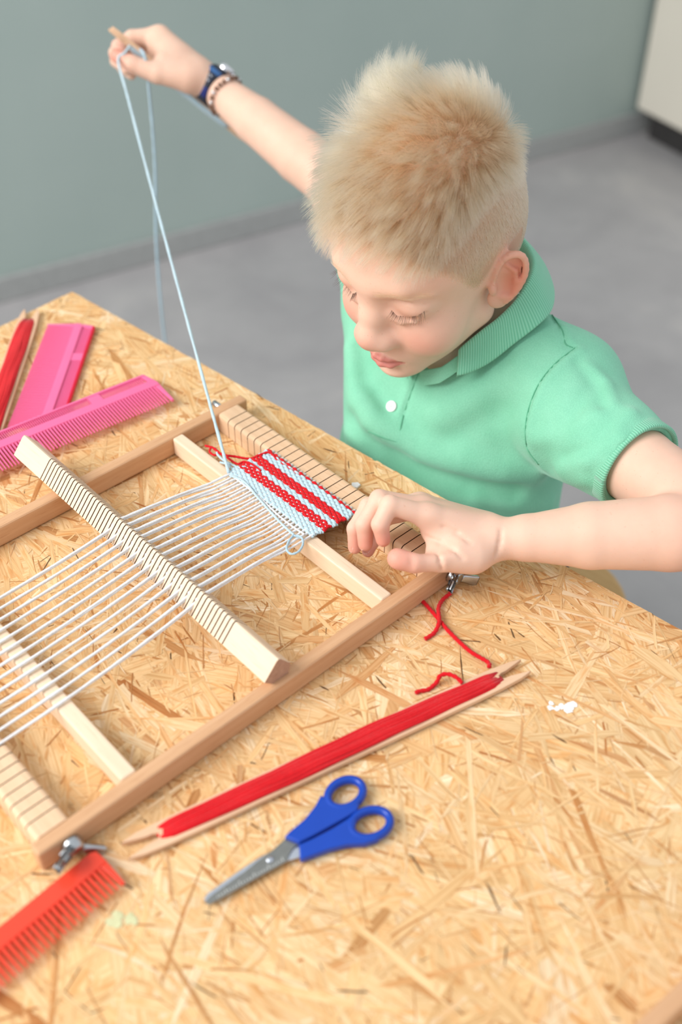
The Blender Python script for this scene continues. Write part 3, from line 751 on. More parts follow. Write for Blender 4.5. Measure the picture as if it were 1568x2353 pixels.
def head_field(S):
    E = lambda c, r, k, op='u', R=None: S.ell(hd(*c), np.array(r)*HS, HM if R is None else HM @ R, k*HS, op)
    Cn = lambda a, b, ra, rb, k, op='u': S.cone(hd(*a), hd(*b), ra*HS, rb*HS, k*HS, op)
    CH = lambda pts, rad, k, op='u', kk=2.: S.chain([hd(*p) for p in pts], [r*HS for r in rad], k*HS, op, kk*HS)
    E((0, 0, 52), (86, 73, 87), 20)
    E((-28, 0, 20), (54, 61, 56), 26)
    E((38, 0, 50), (51, 63, 44), 22)
    E((33, 0, -4), (50, 57, 48), 20)
    for s in (-1, 1):
        E((51, s*33, -23), (30, 27, 28), 18)
        Cn((60, s*15, -66), (6, s*46, -36), 15, 17, 20)
    E((38, 0, -42), (42, 40, 34), 18)
    E((67, 0, -74), (18, 19, 14), 14)
    E((64, 0, -45), (22, 25, 20), 14)
    # brow, nose
    for s in (-1, 1): CH([(84, s*10, 41), (79, s*30, 45), (64, s*49, 40)], (7, 7.5, 7), 16)
    for s in (-1, 1): E((97, s*30, 22), (13, 16, 10), 15, 's')
    CH([(80, 0, 28), (88, 0, 6), (95, 0, -13)], (7.5, 9.2, 10.5), 20, kk=8)
    E((95.5, 0, -18.5), (10.5, 11.5, 9.5), 12)
    for s in (-1, 1): E((88.5, s*13.5, -22), (10, 6.6, 7.2), 11)
    E((92, 0, -25), (9, 6, 5), 7)
    for s in (-1, 1): E((94, s*7, -31), (4.2, 3.0, 4), 3.0, 's')
    # eyes: full upper lids lowered over the eyeballs
    for s in (-1, 1):
        E((67.8, s*31.5, 21), (15.5, 18, 14), 8)
        CH([(83.5, s*21, 28.0), (84, s*27, 30.5), (81.5, s*36, 31.5), (72, s*48, 28)], (.5, .7, .7, .5), 3.0, 's')
        CH([(83, s*21, 14.2), (84, s*27, 11.4), (82, s*36, 12.0), (73, s*48, 20.5)], (.4, .6, .6, .4), 2.0, 's')
        CH([(81, s*18, 11), (81.6, s*27, 5.6), (78, s*39, 7.5)], (2.0, 2.4, 2.0), 9)
    # mouth
    CH([(78, -19.5, -52.5), (87, -9, -50.3), (90.2, -3.5, -48.9), (89.6, 0, -49.7), (90.2, 3.5, -48.9), (87, 9, -50.3), (78, 19.5, -52.5)], (1.6, 2.5, 2.9, 2.6, 2.9, 2.5, 1.6), 5)
    CH([(77.5, -18, -55), (85.6, -9, -58.5), (87.8, 0, -59.7), (85.6, 9, -58.5), (77.5, 18, -55)], (2., 4.0, 4.8, 4.0, 2.), 4.5)
    CH([(79, -21, -53.5), (88.2, -11, -53.9), (92.4, -3, -53.3), (92, 0, -54), (92.4, 3, -53.3), (88.2, 11, -53.9), (79, 21, -53.5)], (.6, .8, .8, .8, .8, .8, .6), 2.4, 's')
    E((89, 0, -68.5), (6, 15, 4), 9, 's')
    CH([(92, 0, -36), (92.0, 0, -43)], (1.4, 1.6), 5, 's')
    # ears
    for s in (-1, 1):
        o = np.array([7., s*67., 6.5]); eu = _n([-.20, s*.10, .97]); eb = _n([-.74, s*.62, -.10]); en = np.cross(eu, eb)*-s
        en = en if en[1]*s > 0 else -en
        q = lambda b, v, n=0.: tuple(o+eb*b+eu*v+en*n)
        RE = np.stack([eb, eu, en], 1)
        E(q(12, 5), (16.5, 27.5, 3.6), 5, 'u', RE)
        E(q(8, -19), (9, 10, 4.2), 4, 'u', RE)
        hx = spline([q(1, 4, 3), q(0, 17, 3.5), q(4, 27, 4), q(12, 31.5, 4.5), q(20, 28.5, 5), q(25, 18, 5.5), q(25.5, 5, 5.5), q(21.5, -9, 5), q(15, -20, 3.5)], 19); CH([tuple(v) for v in hx], tuple(np.interp(np.linspace(0, 8, 19), range(9), (2.8, 3.2, 3.3, 3.2, 3.1, 3.0, 2.9, 2.7, 2.8))*.92), 2.2, kk=1.2)
        E(q(9.5, 0, 7.0), (8.8, 12.5, 6.0), 3, 's', RE)
        E(q(13, 20, 5.6), (7.5, 7.5, 3.0), 3, 's', RE)
        CH([q(20, -10, 3), q(20.0, 2, 4), (q(17, 13, 3.6)), q(9, 20, 3)], (1.8, 2.2, 2.2, 1.6), 3.)
        E(q(.5, -4, 4), (3.6, 6, 3.4), 3, 'u', RE)
        E(q(12, -14, 3.2), (4.2, 3.4, 2.8), 3, 'u', RE)
    # neck
    S.cone(hd(-26, 0, -22), tb(.008, 0, .004), .0440, .044, .014)
    S.cone(hd(-8, 0, -40), tb(.034, 0, .0), .034, .034, .020)

def hand_left(S):
    """relaxed pinching hand over the weaving; joints as (px, py, depth)"""
    w = WL
    q = lambda x, y, d: P(x, y, d)
    # palm: a slab of four metacarpals plus the ball of the thumb
    base = [q(1120, 1222, .848), q(1116, 1216, .858), q(1112, 1214, .868), q(1108, 1218, .876)]
    mcp = [q(985, 1186, .836), q(972, 1168, .852), q(966, 1160, .868), q(968, 1168, .882)]
    for b, m in zip(base, mcp): S.cone(b, m, .0122, .0096, .010)
    S.cone(q(1105, 1262, .842), q(1010, 1262, .834), .0125, .0105, .014)      # thenar
    S.cone(q(1075, 1250, .850), q(1000, 1218, .848), .0125, .0100, .012)
    fi = [
        ([mcp[0], q(896, 1160, .826), q(874, 1205, .826), q(881, 1240, .832)], (.0088, .0073, .0066, .0056)),
        ([mcp[1], q(872, 1147, .840), q(838, 1205, .838), q(840, 1249, .844)], (.0088, .0074, .0068, .0058)),
        ([mcp[2], q(848, 1164, .858), q(817, 1215, .856), q(816, 1257, .860)], (.0084, .0072, .0065, .0055)),
        ([mcp[3], q(884, 1190, .874), q(858, 1240, .872), q(846, 1266, .872)], (.0078, .0066, .0059, .0050)),
    ]
    for pts, rad in fi:
        S.chain(pts, rad, .006, 'u', .0022)
    th = [q(1085, 1280, .836), q(1010, 1283, .826), q(952, 1288, .820), q(914, 1283, .818)]
    S.chain(th, (.0135, .0100, .0090, .0074), .009, 'u', .003)
    S.ell(q(922, 1285, .818), (.0086, .0078, .0070), None, .004)
    # palm hollow between thumb and fingers, wrist crease
    S.ell(q(985, 1238, .820), (.018, .010, .012), None, .010, 's')
    # joint creases
    for a, b in ((q(944, 1262, .808), q(948, 1312, .810)),): S.cone(a, b, .0012, .0012, .003, 's')
def hand_right(S):
    q = lambda x, y, d: P(x, y, d)
    base = [q(455, 172, 1.240), q(450, 165, 1.252), q(446, 170, 1.266), q(444, 182, 1.276)]
    mcp = [q(368, 82, 1.250), q(352, 88, 1.264), q(346, 104, 1.276), q(348, 124, 1.288)]
    for b, m in zip(base, mcp): S.cone(b, m, .0165, .0112, .012)
    S.cone(q(440, 180, 1.236), q(375, 150, 1.228), .015, .0125, .014)
    S.cone(q(400, 140, 1.240), q(365, 110, 1.244), .015, .012, .014)
    fi = [([mcp[0], q(304, 86, 1.248), q(272, 106, 1.246), q(282, 130, 1.244)], (.0096, .0082, .0074, .0062)),
          ([mcp[1], q(296, 94, 1.266), q(266, 122, 1.262), q(282, 146, 1.258)], (.0098, .0084, .0076, .0064)),
          ([mcp[2], q(294, 110, 1.268), q(268, 140, 1.266), q(290, 160, 1.260)], (.0094, .0080, .0072, .0060)),
          ([mcp[3], q(302, 132, 1.284), q(284, 158, 1.280), q(302, 172, 1.274)], (.0086, .0072, .0064, .0056))]
    for pts, rad in fi: S.chain(pts, rad, .006, 'u', .0022)
    th = [q(425, 178, 1.230), q(362, 168, 1.222), q(304, 148, 1.216), q(268, 128, 1.216)]
    S.chain(th, (.0145, .0112, .0096, .0076), .008, 'u', .003)

def arm(S, s, e, w, wr, fa=.0345, up=.038):
    d = e-s; f = w-e
    S.chain([s, s+d*.45, s+d*.85, e], (up+.004, up+.001, up, fa), .02, 'u', .003)
    S.chain([e, e+f*.25, e+f*.6, e+f*.88, w], (fa, fa-.0005, fa-.0042, wr+.0022, wr), .006, 'u', .003)

BODY = Sdf()
head_field(BODY); arm(BODY, AJ, EL, WL, .0158, .0298, .0305); hand_left(BODY); arm(BODY, SR, ER, WR, .0172, .0300, .0310); hand_right(BODY)
S = BODY
S.ell(tb(.0, 0, -.070), (.068, .098, .085), TR, .03); S.ell(tb(.006, 0, -.185), (.068, .088, .11), TR, .03)
for sgn, sh in ((1, SL), (-1, SR)): S.cone(tb(-.008, sgn*.03, -.005), sh+(-.012)*ZU, .036, .034, .03)
def body_hit(px):
    r = np.array([ray(x, y) for x, y in px]); t = np.full(len(r), .6); r0 = np.array([0, 0, CAMH])
    for _ in range(60): t = t+np.maximum(BODY.ev(r0+r*t[:, None]), 0)*.9/np.linalg.norm(r, axis=1)
    return r0+r*t[:, None]
NCR = len(BODY.pr)
for line, rad in ((((978, 1234), (1010, 1246), (1040, 1262), (1064, 1282)), .0008), (((1152, 1218), (1150, 1244), (1141, 1276)), .0009), (((1004, 1270), (1012, 1290), (1016, 1312)), .0006), (((1020, 1212), (1050, 1224), (1080, 1246)), .0006)):
    BODY.chain(list(body_hit(line)), [rad*.7]*len(line), .0034, 's', .0034)
BV, BF = surface(BODY, .0018)
BN = normals_of(BV, BF)
person = empty('person', (float(SM[0]), float(SM[1]), FZ), label='blond boy in a green polo shirt leaning over the loom with his right arm raised', category='person')
def under(o):
    o.parent = person; o.matrix_parent_inverse = Matrix.Translation(-Vector(person.location)); return o

# skin colouring that belongs to the skin: lips, cheeks, ears, finger tips, brows
loc = hloc(BV)
def g(c, r): return np.exp(-(((loc-np.array(c))/np.array(r))**2).sum(1))
SK = srgb_lin([[231, 193, 172]])[0]; PINK = srgb_lin([[218, 136, 118]])[0]; LIP = srgb_lin([[200, 112, 106]])[0]; EARC = srgb_lin([[222, 146, 122]])[0]; LIDC = srgb_lin([[208, 148, 126]])[0]; BROW = srgb_lin([[206, 162, 122]])[0]
col = np.tile(SK, (len(BV), 1))
def blend(m, c): 
    global col; m = np.clip(m, 0, 1)[:, None]; col = col*(1-m)+c*m
for s in (-1, 1):
    blend(.45*g((72, s*38, -18), (26, 20, 18)), PINK); blend(.35*g((102, 0, -16), (8, 9, 9)), PINK)
    blend(.55*g((80, s*31, 17), (16, 16, 8)), LIDC)
    blend(1.0*g((-8, s*81, 8), (26, 15, 34)), EARC)
    blend(.55*g((82, s*29, 44), (12, 20, 4.0)), BROW)
lipm = np.clip(1.25-np.abs(loc[:, 2]+54.1)/np.maximum(8.2*(1-(loc[:, 1]/21.5)**2), .5), 0, 1)*(np.abs(loc[:, 1]) < 21)*(loc[:, 0] > 76)
blend(np.clip(lipm*3, 0, 1)*.8, LIP)
lash = np.zeros(len(BV))
for tip, r in ((P(881, 1240, .832), .013), (P(840, 1249, .844), .013), (P(816, 1257, .86), .013), (P(846, 1266, .872), .012), (P(914, 1283, .818), .018), (P(268, 128, 1.216), .018), (P(272, 106, 1.226), .016)):
    blend(.75*np.exp(-((np.linalg.norm(BV-tip, axis=1)/r)**2)), PINK)
blend(.30*np.exp(-((np.linalg.norm(BV-EL, axis=1)/.05)**2)), PINK)
def skin_mat():
    t = NT('skin'); at = t.n('ShaderNodeVertexColor', layer_name='tint'); v = t.coords('Object')
    n = t.noise(v, 38, 4, .6); n2 = t.noise(v, 900, 3); n3 = t.noise(v, 420, 1)
    c = t.mix(at.outputs[0], t.ramp(n, [(.3, (.955, .92, .90, 1)), (.7, (1.02, 1.01, 1.0, 1))]), .8, 'MULTIPLY')
    c = t.mix(c, t.ramp(n3, [(.715, (1, 1, 1, 1)), (.76, (.78, .62, .52, 1))]), .35, 'MULTIPLY')
    t.base(c); t.set(Roughness=.52); t.b.inputs['Specular IOR Level'].default_value = .32
    t.b.inputs['Subsurface Weight'].default_value = .22; t.b.inputs['Subsurface Radius'].default_value = (1.0, .35, .2); t.b.inputs['Subsurface Scale'].default_value = .006
    t.bump(n2, .12, .0004); return t.m
M_SKIN = skin_mat()
bme = np_mesh(BV, BF)
ca = bme.color_attributes.new('tint', 'FLOAT_COLOR', 'POINT'); ca.data.foreach_set('color', np.c_[col, np.ones(len(col))].ravel())
# hair roots tint the scalp
M_DONE = 1
NAILS = []
for pts, rad in (([P(896, 1160, .826), P(874, 1205, .826), P(881, 1240, .832)], .0056), ([P(872, 1147, .840), P(838, 1205, .838), P(840, 1249, .844)], .0058), ([P(848, 1164, .858), P(817, 1215, .856), P(816, 1257, .860)], .0055), ([P(884, 1190, .874), P(858, 1240, .872), P(846, 1266, .872)], .0050)):
    a, b, c = pts; t = _n(c-b); q = _n((b-(a+c)/2)-t*((b-(a+c)/2) @ t)); NAILS.append((c+q*rad*.70-t*.001, t, q, rad))
body = under(link('body', bme, M_SKIN, None, True, label='fair skin of face, neck, arms and hands'))

M_NAIL = plain('fingernail', (232, 180, 164), .3, var=.03)
for c, t, q, rad in NAILS:
    s = np.cross(q, t); V, F = lathe_geo([(1e-4, -1), (.6, -.8), (.9, -.4), (1, 0), (.9, .4), (.6, .8), (1e-4, 1)], 12)
    V = [c+s*(v[0]*rad*.72)+q*(v[1]*.0011)+t*(v[2]*rad*.95) for v in V]
    o = link('fingernail', mesh(V, F), M_NAIL, None, True); o.parent = body; o.matrix_parent_inverse = Matrix.Identity(4)
# ------------------------------------------------------------------ polo shirt
def march_many(S, px, d0=.55, d1=1.6):
    """first points of the surface S along the view rays through photo pixels (nan where missed)"""
    r = np.array([ray(x, y) for x, y in px]); r0 = np.array([0, 0, CAMH]); rl = np.linalg.norm(r, axis=1); t = np.full(len(r), d0); act = np.ones(len(r), bool)
    for _ in range(90):
        i = np.flatnonzero(act)
        if not len(i): break
        d = S.ev(r0+r[i]*t[i, None]); hit = d < .0002
        t[i] = np.where(hit, t[i], t[i]+np.maximum(d*.85, .0003)/rl[i]); act[i[hit]] = False; act &= t < d1
    p = r0+r*t[:, None]; p[t >= d1] = np.nan; return p
def march(S, x, y):
    p = march_many(S, [(x, y)])[0]; return None if np.isnan(p).any() else p
SH = Sdf()
dL = EL-AJ; dR = ER-SR
CUFL = AJ+dL*.46; CUFR = SR+dR*.34
SH.ell(tb(.006, 0, -.070), (.084, .114, .100), TR, .03)
SH.ell(tb(.010, 0, -.185), (.092, .116, .14), TR, .05)
SH.cone(tb(.004, .034, .012), SL+ZU*-.002, .040, .039, .034); SH.cone(tb(.004, -.034, .012), SR+ZU*-.002, .040, .037, .034)
SH.cone(SL, AJ, .040, .043, .030); SH.chain([AJ, AJ+dL*.26, CUFL+dL*.2], (.0450, .0415, .0370), .025, 'u', .012)
SH.chain([SR, SR+dR*.2, CUFR+dR*.2], (.037, .0365, .0355), .030, 'u', .01)
SH.ell(tb(.035, -.02, -.150), (.065, .085, .05), TR, .05)
SH.cone(P(862, 735, 1.06), P(858, 985, 1.045), .028, .028, .030)
# folds: soft ridges (h>0) and creases (h<0) traced over the cloth
FOLDS = []; FQ = []
def fold(px, w, h):
    FQ.append((px, w, h))
def shirt_post(Pw, d):
    for pts, w, h in FOLDS:
        lo, hi = pts.min(0)-3*w, pts.max(0)+3*w
        m = ((Pw > lo) & (Pw < hi)).all(1) & (np.abs(d) < .03)
        if not m.any(): continue
        q = Pw[m]; best = np.full(len(q), 9.)
        for a, b in zip(pts[:-1], pts[1:]):
            ba = b-a; t = np.clip(((q-a) @ ba)/(ba @ ba), 0, 1); best = np.minimum(best, np.linalg.norm(q-a-t[:, None]*ba, axis=1))
        fa = 1.0
        d[m] -= 1.35*h*np.exp(-(best/w)**2)*fa
    return d
# bunched roll of cloth above the table edge and drape lines on the chest
fold([(830, 930), (880, 985), (960, 1030), (1060, 1062), (1160, 1080), (1230, 1082)], .014, .0085)
fold([(812, 960), (870, 1030), (950, 1075), (1060, 1110), (1180, 1130)], .011, -.0065)
fold([(1010, 960), (1100, 900), (1190, 850)], .016, .0026); fold([(980, 905), (1060, 870), (1150, 810)], .012, -.0018)
fold([(1030, 1010), (1120, 960), (1200, 930)], .012, -.0018)
fold([(806, 800), (812, 880), (850, 960)], .012, .0040); fold([(830, 800), (842, 880), (880, 940)], .009, -.0034)
fold([(880, 1060), (960, 1120), (1080, 1160)], .012, .003)
fold([(1100, 1140), (1180, 1160), (1260, 1165)], .010, .003)
# sleeve: seam, creases running from the armpit to the cuff
SEAM = [(1322, 800), (1276, 836), (1240, 880), (1218, 930), (1208, 980), (1212, 1030), (1238, 1068)]
fold([(x+10, y+4) for x, y in SEAM], .0055, .0022); fold(SEAM, .0022, -.0022)
fold([(1290, 1080), (1350, 1060), (1420, 1000), (1450, 950)], .007, .0035); fold([(1300, 1050), (1370, 1030), (1440, 975)], .006, -.0018)
fold([(1230, 1010), (1290, 1000), (1370, 950)], .008, .0022); fold([(1330, 830), (1370, 880), (1385, 930)], .006, -.0022); fold([(1350, 840), (1395, 880), (1410, 930)], .006, .0024)
fold([(1360, 880), (1320, 960), (1290, 1000)], .008, -.0016)
fold([(1240, 1075), (1290, 1095), (1340, 1100)], .009, .0030)
# placket and shoulder seams
PL1 = [(962, 858), (944, 905), (926, 960), (915, 1014)]; PL0 = [(862, 862), (846, 905), (838, 950), (846, 990)]
fold(PL1, .0020, -.0016); fold([(x-8, y) for x, y in PL1], .0045, .0014)
fold([(846, 992), (880, 1006), (914, 1016)], .0020, -.0016)
fold([(1262, 722), (1290, 760), (1300, 790), (1318, 800)], .0018, -.0016); fold([(1272, 716), (1300, 752), (1312, 784)], .004, .0014)
allp = march_many(SH, [q for px, w, h in FQ for q in px]); k = 0
for px, w, h in FQ:
    pts = allp[k:k+len(px)]; k += len(px); pts = pts[~np.isnan(pts).any(1)]
    if len(pts) > 1: FOLDS.append((pts, w, h))
SH.post = shirt_post
# openings: sleeves, neck, hem
SH.plane(CUFL, dL, .002); SH.plane(CUFR, dR, .002)
SH.plane(tb(0, 0, -.300), -ZU, .004)
SH.cone(AJ+dL*.26, CUFL+dL*.25, .0315, .0335, .003, 's'); SH.cone(SR+dR*.20, CUFR+dR*.2, .0325, .033, .004, 's')
SH.cone(tb(.020, 0, .022), hd(-18, 0, -30), .0510, .060, .006, 's')
SV, SF = surface(SH, .0030)
def pique():
    t = NT('green_pique_cotton'); v = t.coords('Object'); n = t.noise(v, 30, 3); 
    vo = t.n('ShaderNodeTexVoronoi'); vo.inputs['Scale'].default_value = 820; t.l(v, vo.inputs['Vector'])
    n2 = t.noise(v, 1500, 2)
    c = t.ramp(n, [(.3, s2l(130, 202, 170)), (.7, s2l(141, 210, 179))])
    c = t.mix(c, t.ramp(vo.outputs['Distance'], [(.0, (1.06, 1.06, 1.06, 1)), (.6, (.90, .92, .91, 1))]), .8, 'MULTIPLY')
    t.base(c); t.set(Roughness=.9); t.b.inputs['Specular IOR Level'].default_value = .08; t.b.inputs['Sheen Weight'].default_value = .35; t.b.inputs['Sheen Roughness'].default_value = .5
    t.b.inputs['Sheen Tint'].default_value = (.75, 1, .88, 1)
    t.bump(vo.outputs['Distance'], .35, .0006); return t.m
def ribbed(scale):
    t = NT('green_ribbed_knit'); uv = t.n('ShaderNodeUVMap', uv_map='rib'); w = t.n('ShaderNodeTexWave'); w.inputs['Scale'].default_value = scale; w.inputs['Distortion'].default_value = .3
    t.l(uv.outputs[0], w.inputs['Vector'])
    t.base(t.ramp(w.outputs['Fac'], [(.1, s2l(112, 188, 154)), (.7, s2l(140, 208, 177))])); t.set(Roughness=.9); t.b.inputs['Specular IOR Level'].default_value = .08
    t.b.inputs['Sheen Weight'].default_value = .35; t.bump(w.outputs['Fac'], .5, .0008); return t.m
M_PIQ = pique(); M_RIB = ribbed(1.0)
shirt = under(link('polo_shirt', np_mesh(SV, SF), M_PIQ, None, True, label='mint green cotton polo shirt'))
def sub(o, par=None):      # child of the shirt, built in world coordinates
    o.parent = shirt if par is None else par; o.matrix_parent_inverse = Matrix.Identity(4)
    return o
def grid_mesh(G, closed=False, uv=None):
    """G: (n,m,3) grid -> mesh with a 'rib' uv map (u counts columns of ribs)"""
    n, m = G.shape[:2]; V = G.reshape(-1, 3); nn = n if closed else n-1
    F = np.array([[i*m+j, ((i+1) % n)*m+j, ((i+1) % n)*m+j+1, i*m+j+1] for i in range(nn) for j in range(m-1)])
    me = np_mesh(V, F)
    if uv is not None:
        l = me.uv_layers.new(name='rib'); li = np.empty(len(me.loops), int); me.loops.foreach_get('vertex_index', li); l.data.foreach_set('uv', uv.reshape(-1, 2)[li].ravel())
    return me
def axes(d):
    d = _n(d); a = _n(np.cross(d, ZU)); return d, a, np.cross(d, a)
def cuff(c, d, r, w, rr):
    d, a, b = axes(d); n = 96; prof = [(-w, r-.0006), (-w+.0015, r+.0014), (-w*.5, r+.0017), (-.0015, r+.0017), (0, r+.0008), (.0002, r-.0010), (-.0015, r-.0022), (-w, r-.0026)]
    G = np.zeros((n, len(prof), 3)); U = np.zeros((n, len(prof), 2))
    for i in range(n):
        t = 2*math.pi*i/n; q = 1+.018*math.sin(2*t+.6)+.010*math.sin(3*t)
        for j, (x, rad) in enumerate(prof): G[i, j] = c+d*x+(a*math.cos(t)+b*math.sin(t))*rad*q; U[i, j] = (i*rr/n, x)
    return grid_mesh(G, True, U)
sub(link('sleeve_cuff', cuff(CUFL+_n(dL)*.003, dL, .0386, .0185, 110), ribbed(.32), None, True)); sub(link('sleeve_cuff', cuff(CUFR+_n(dR)*.003, dR, .0358, .016, 100), ribbed(.32), None, True))
# collar: a band that rises round the neck, folds over and falls back on the shoulders
NB = tb(.025, 0, 0)
def collar():
    n, prof = 110, 15; G = np.zeros((n, prof, 3)); U = np.zeros((n, prof, 2))
    A_ = [0, 25, 45, 60, 80, 95, 110, 130, 150, 165, 180]
    FR = [.056, .057, .0565, .0560, .0570, .0580, .0590, .0586, .0560, .0545, .0540]; FZ_ = [-.004, .010, .034, .048, .062, .070, .079, .086, .090, .092, .093]
    LR = [.068, .068, .068, .0660, .0710, .0800, .0830, .0815, .0760, .0715, .0700]; LZ = [.006, .008, .012, .018, .036, .049, .053, .060, .071, .077, .079]
    for i in range(n):
        s = i/(n-1); deg = 39+282*s; ph = math.radians(deg); d = deg if deg <= 180 else 360-deg
        dr = FWD*math.cos(ph)+LAT*math.sin(ph); e = min(s, 1-s); tip = math.exp(-(e/.035)**2)
        fr, fz, lr, lz = (float(np.interp(d, A_, q)) for q in (FR, FZ_, LR, LZ)); lr += .001*tip; lz -= .001*tip
        for j in range(prof):
            q = j/(prof-1)
            if q < .35: k = q/.35; rad = fr-.003*(1-k); z = fz-.030*(1-k)
            elif q < .5: k = (q-.35)/.15; rad = fr+.0040*k; z = fz+.0028*math.sin(k*math.pi)
            else: k = (q-.5)/.5; rad = fr+.004+(lr-fr-.004)*k; z = fz+(lz-fz)*k**1.15
            wob = .0010*math.sin(9*s*math.pi+2*q)
            G[i, j] = NB+dr*rad+ZU*(z+wob); U[i, j] = (s*150, q)
    for _ in range(3): G[1:-1] = .5*G[1:-1]+.25*(G[:-2]+G[2:])
    return grid_mesh(G, False, U)
def neckband():
    n = 90; pr_ = [(-.0016, -.014), (-.0004, .001), (.0006, .0018), (.0018, .001), (.0030, -.014)]; G = np.zeros((n, 5, 3)); U = np.zeros((n, 5, 2))
    for i in range(n):
        s = i/(n-1); deg = 6+348*s; ph = math.radians(deg); d = deg if deg <= 180 else 360-deg; dr = FWD*math.cos(ph)+LAT*math.sin(ph)
        fr = float(np.interp(d, [0, 25, 45, 90, 180], [.056, .0565, .0560, .0560, .0520])); fz = float(np.interp(d, [0, 25, 45, 60, 90, 180], [-.004, .008, .028, .040, .055, .075]))
        for j, (a, b) in enumerate(pr_): G[i, j] = NB+dr*(fr+a)+ZU*(fz+b); U[i, j] = (s*150, j)
    return grid_mesh(G, False, U)
sub(link('neck_band', neckband(), M_PIQ, None, True))
co = sub(link('collar', collar(), ribbed(.32), None, True)); m = co.modifiers.new('t', 'SOLIDIFY'); m.thickness = .0024; m.offset = 0
m = co.modifiers.new('s', 'SUBSURF'); m.levels = m.render_levels = 1
# button and stitching
def on_shirt(px, py):
    p = march(SH, px, py); e = 8e-4; g = np.array([SH.ev((p+v)[None])[0]-SH.ev((p-v)[None])[0] for v in np.eye(3)*e]); return p, _n(g)
def disc_at(p, nrm):
    return Matrix.Translation(Vector(p)) @ Vector((0, 0, 1)).rotation_difference(Vector(nrm)).to_matrix().to_4x4()
bp, bn = on_shirt(901, 934)
bt = sub(link('button', mesh(*lathe_geo([(.0046, -.0012), (.0053, -.0002), (.0053, .0010), (.0047, .0016), (.0038, .0012), (.0010, .0011)], 28)), plain('pearl_button', (240, 241, 238), .25, var=.05, scale=300), None, True)); bt.matrix_parent_inverse = Matrix.Identity(4); bt.matrix_local = disc_at(bp+bn*.0008, bn)
bh = link('thread_cross', mesh(*merge(geo_of(box(-.0010, .0010, -.0003, .0003, .0010, .0017)), geo_of(box(-.0003, .0003, -.0010, .0010, .0010, .0017)))), plain('pale_thread', (205, 225, 212), .8), None); sub(bh); bh.matrix_local = disc_at(bp+bn*.0008, bn)
def stitch(px, r, mat, n=60, lift=.0007):
    pts = []
    for p in march_many(SH, [(q[0], q[1]) for q in spline([(x, y, 0) for x, y in px], n)]):
        if not np.isnan(p).any(): pts.append(p+np.array([0, -.3, .5])*lift)
    return sub(link('seam_stitching', tube(pts, r, 6), mat, None, True))
M_STI = plain('green_thread', (96, 172, 138), .8)
stitch(SEAM, .00055, M_STI); stitch(PL1, .0005, M_STI); stitch([(846, 992), (880, 1006), (914, 1016)], .0005, M_STI)
stitch([(1268, 722), (1292, 758), (1300, 790), (1318, 800)], .0005, M_STI)

# ------------------------------------------------------------------ trousers and shoes (mostly below the board)
TRS = Sdf(); KL = tb(.235, .085, -.290); KR = tb(.235, -.085, -.290); AL = tb(.225, .085, -.595); AR = tb(.225, -.085, -.595)
TRS.ell(tb(-.01, 0, -.255), (.098, .122, .058), TR, .03)
for k, a, s in ((KL, AL, 1), (KR, AR, -1)):
    TRS.chain([tb(.0, s*.065, -.258), k, a], (.060, .047, .040), .03, 'u', .02); TRS.plane(a, -ZU, .003)
TV, TF = surface(TRS, .005)
under(link('trousers', np_mesh(TV, TF), plain('dark_denim', (46, 62, 74), .9, var=.15, scale=500, bump=.4), None, True, label='dark trousers'))
for s in (-1, 1):
    q = Sdf(); a = tb(.225, s*.085, -.620)
    q.chain([a+FWD*-.035, a+FWD*.06, a+FWD*.125], (.034, .034, .028), .02, 'u', .02); q.cone(a+FWD*-.02, a+FWD*-.015+ZU*.04, .034, .036, .02); q.plane([0, 0, FZ+.0008], -ZU, .002)
    v, f = surface(q, .004); under(link('shoe', np_mesh(v, f), plain('grey_canvas', (120, 124, 130), .8), None, True))
stool = empty('stool', tuple(np.r_[tb(-.02, 0, 0)[:2], FZ]), (0, 0, math.atan2(LAT[1], LAT[0])), label='light wooden stool the boy sits on', category='stool')
M_STOOL = beech('stool_wood', (216, 178, 124), (200, 158, 104))
seat = [(.172*math.copysign(abs(math.cos(t))**.62, math.cos(t)), .178*math.copysign(abs(math.sin(t))**.62, math.sin(t))) for t in np.linspace(0, 2*math.pi, 49)[:-1]]
link('seat', prism(seat, .262, .284, .004), M_STOOL, stool)
for x in (-.12, .12):
    for y in (-.12, .12): link('leg', tube([(x*1.12, y*1.12, .0006), (x, y, .2618)], [.013, .016], 14), M_STOOL, stool, True)
for y in (-.128, .128): link('stretcher', tube([(-.128, y, .12), (.128, y, .12)], .009, 12), M_STOOL, stool, True)
# ------------------------------------------------------------------ hair (curves), brows, lashes
tri = np.concatenate([BF[:, [0, 1, 2]], BF[:, [0, 2, 3]]])
hl = loc                                            # vertex positions in head millimetres
def scalp(L):
    """1 where hair grows (head millimetres: f, l, u)"""
    f, l, u = L[:, 0], np.abs(L[:, 1]), L[:, 2]
    front = u-(83-.0045*l**2)                       # forehead hairline
    # temple / side line in the (f,u) plane
    side = u-np.interp(f, [-95, -60, -30, -16, -6, 4, 14, 24, 34, 46, 60, 75, 95], [-34, -32, -20, 12, 32, 38, 22, 14, 24, 44, 61, 71, 81])
    k = np.clip((l-30)/25, 0, 1)
    return front*(1-k)+side*k
sc_ = np.clip(scalp(hl)/10+.2, 0, 1)*(hl[:, 2] > -45)*(np.linalg.norm(hl-np.array([0, 0, 40]), axis=1) < 135)*np.clip((75-np.abs(hl[:, 1]))/3, 0, 1)
col = col*(1-.75*sc_[:, None])+srgb_lin([[190, 156, 128]])[0]*.75*sc_[:, None]
ca = bme.color_attributes['tint']; ca.data.foreach_set('color', np.c_[col, np.ones(len(col))].ravel())
msk = scalp(hl) > -2
earm = (np.abs(hl[:, 1]) > 69) & (hl[:, 0] > -40) & (hl[:, 0] < 22) & (hl[:, 2] < 44) & (hl[:, 2] > -30)
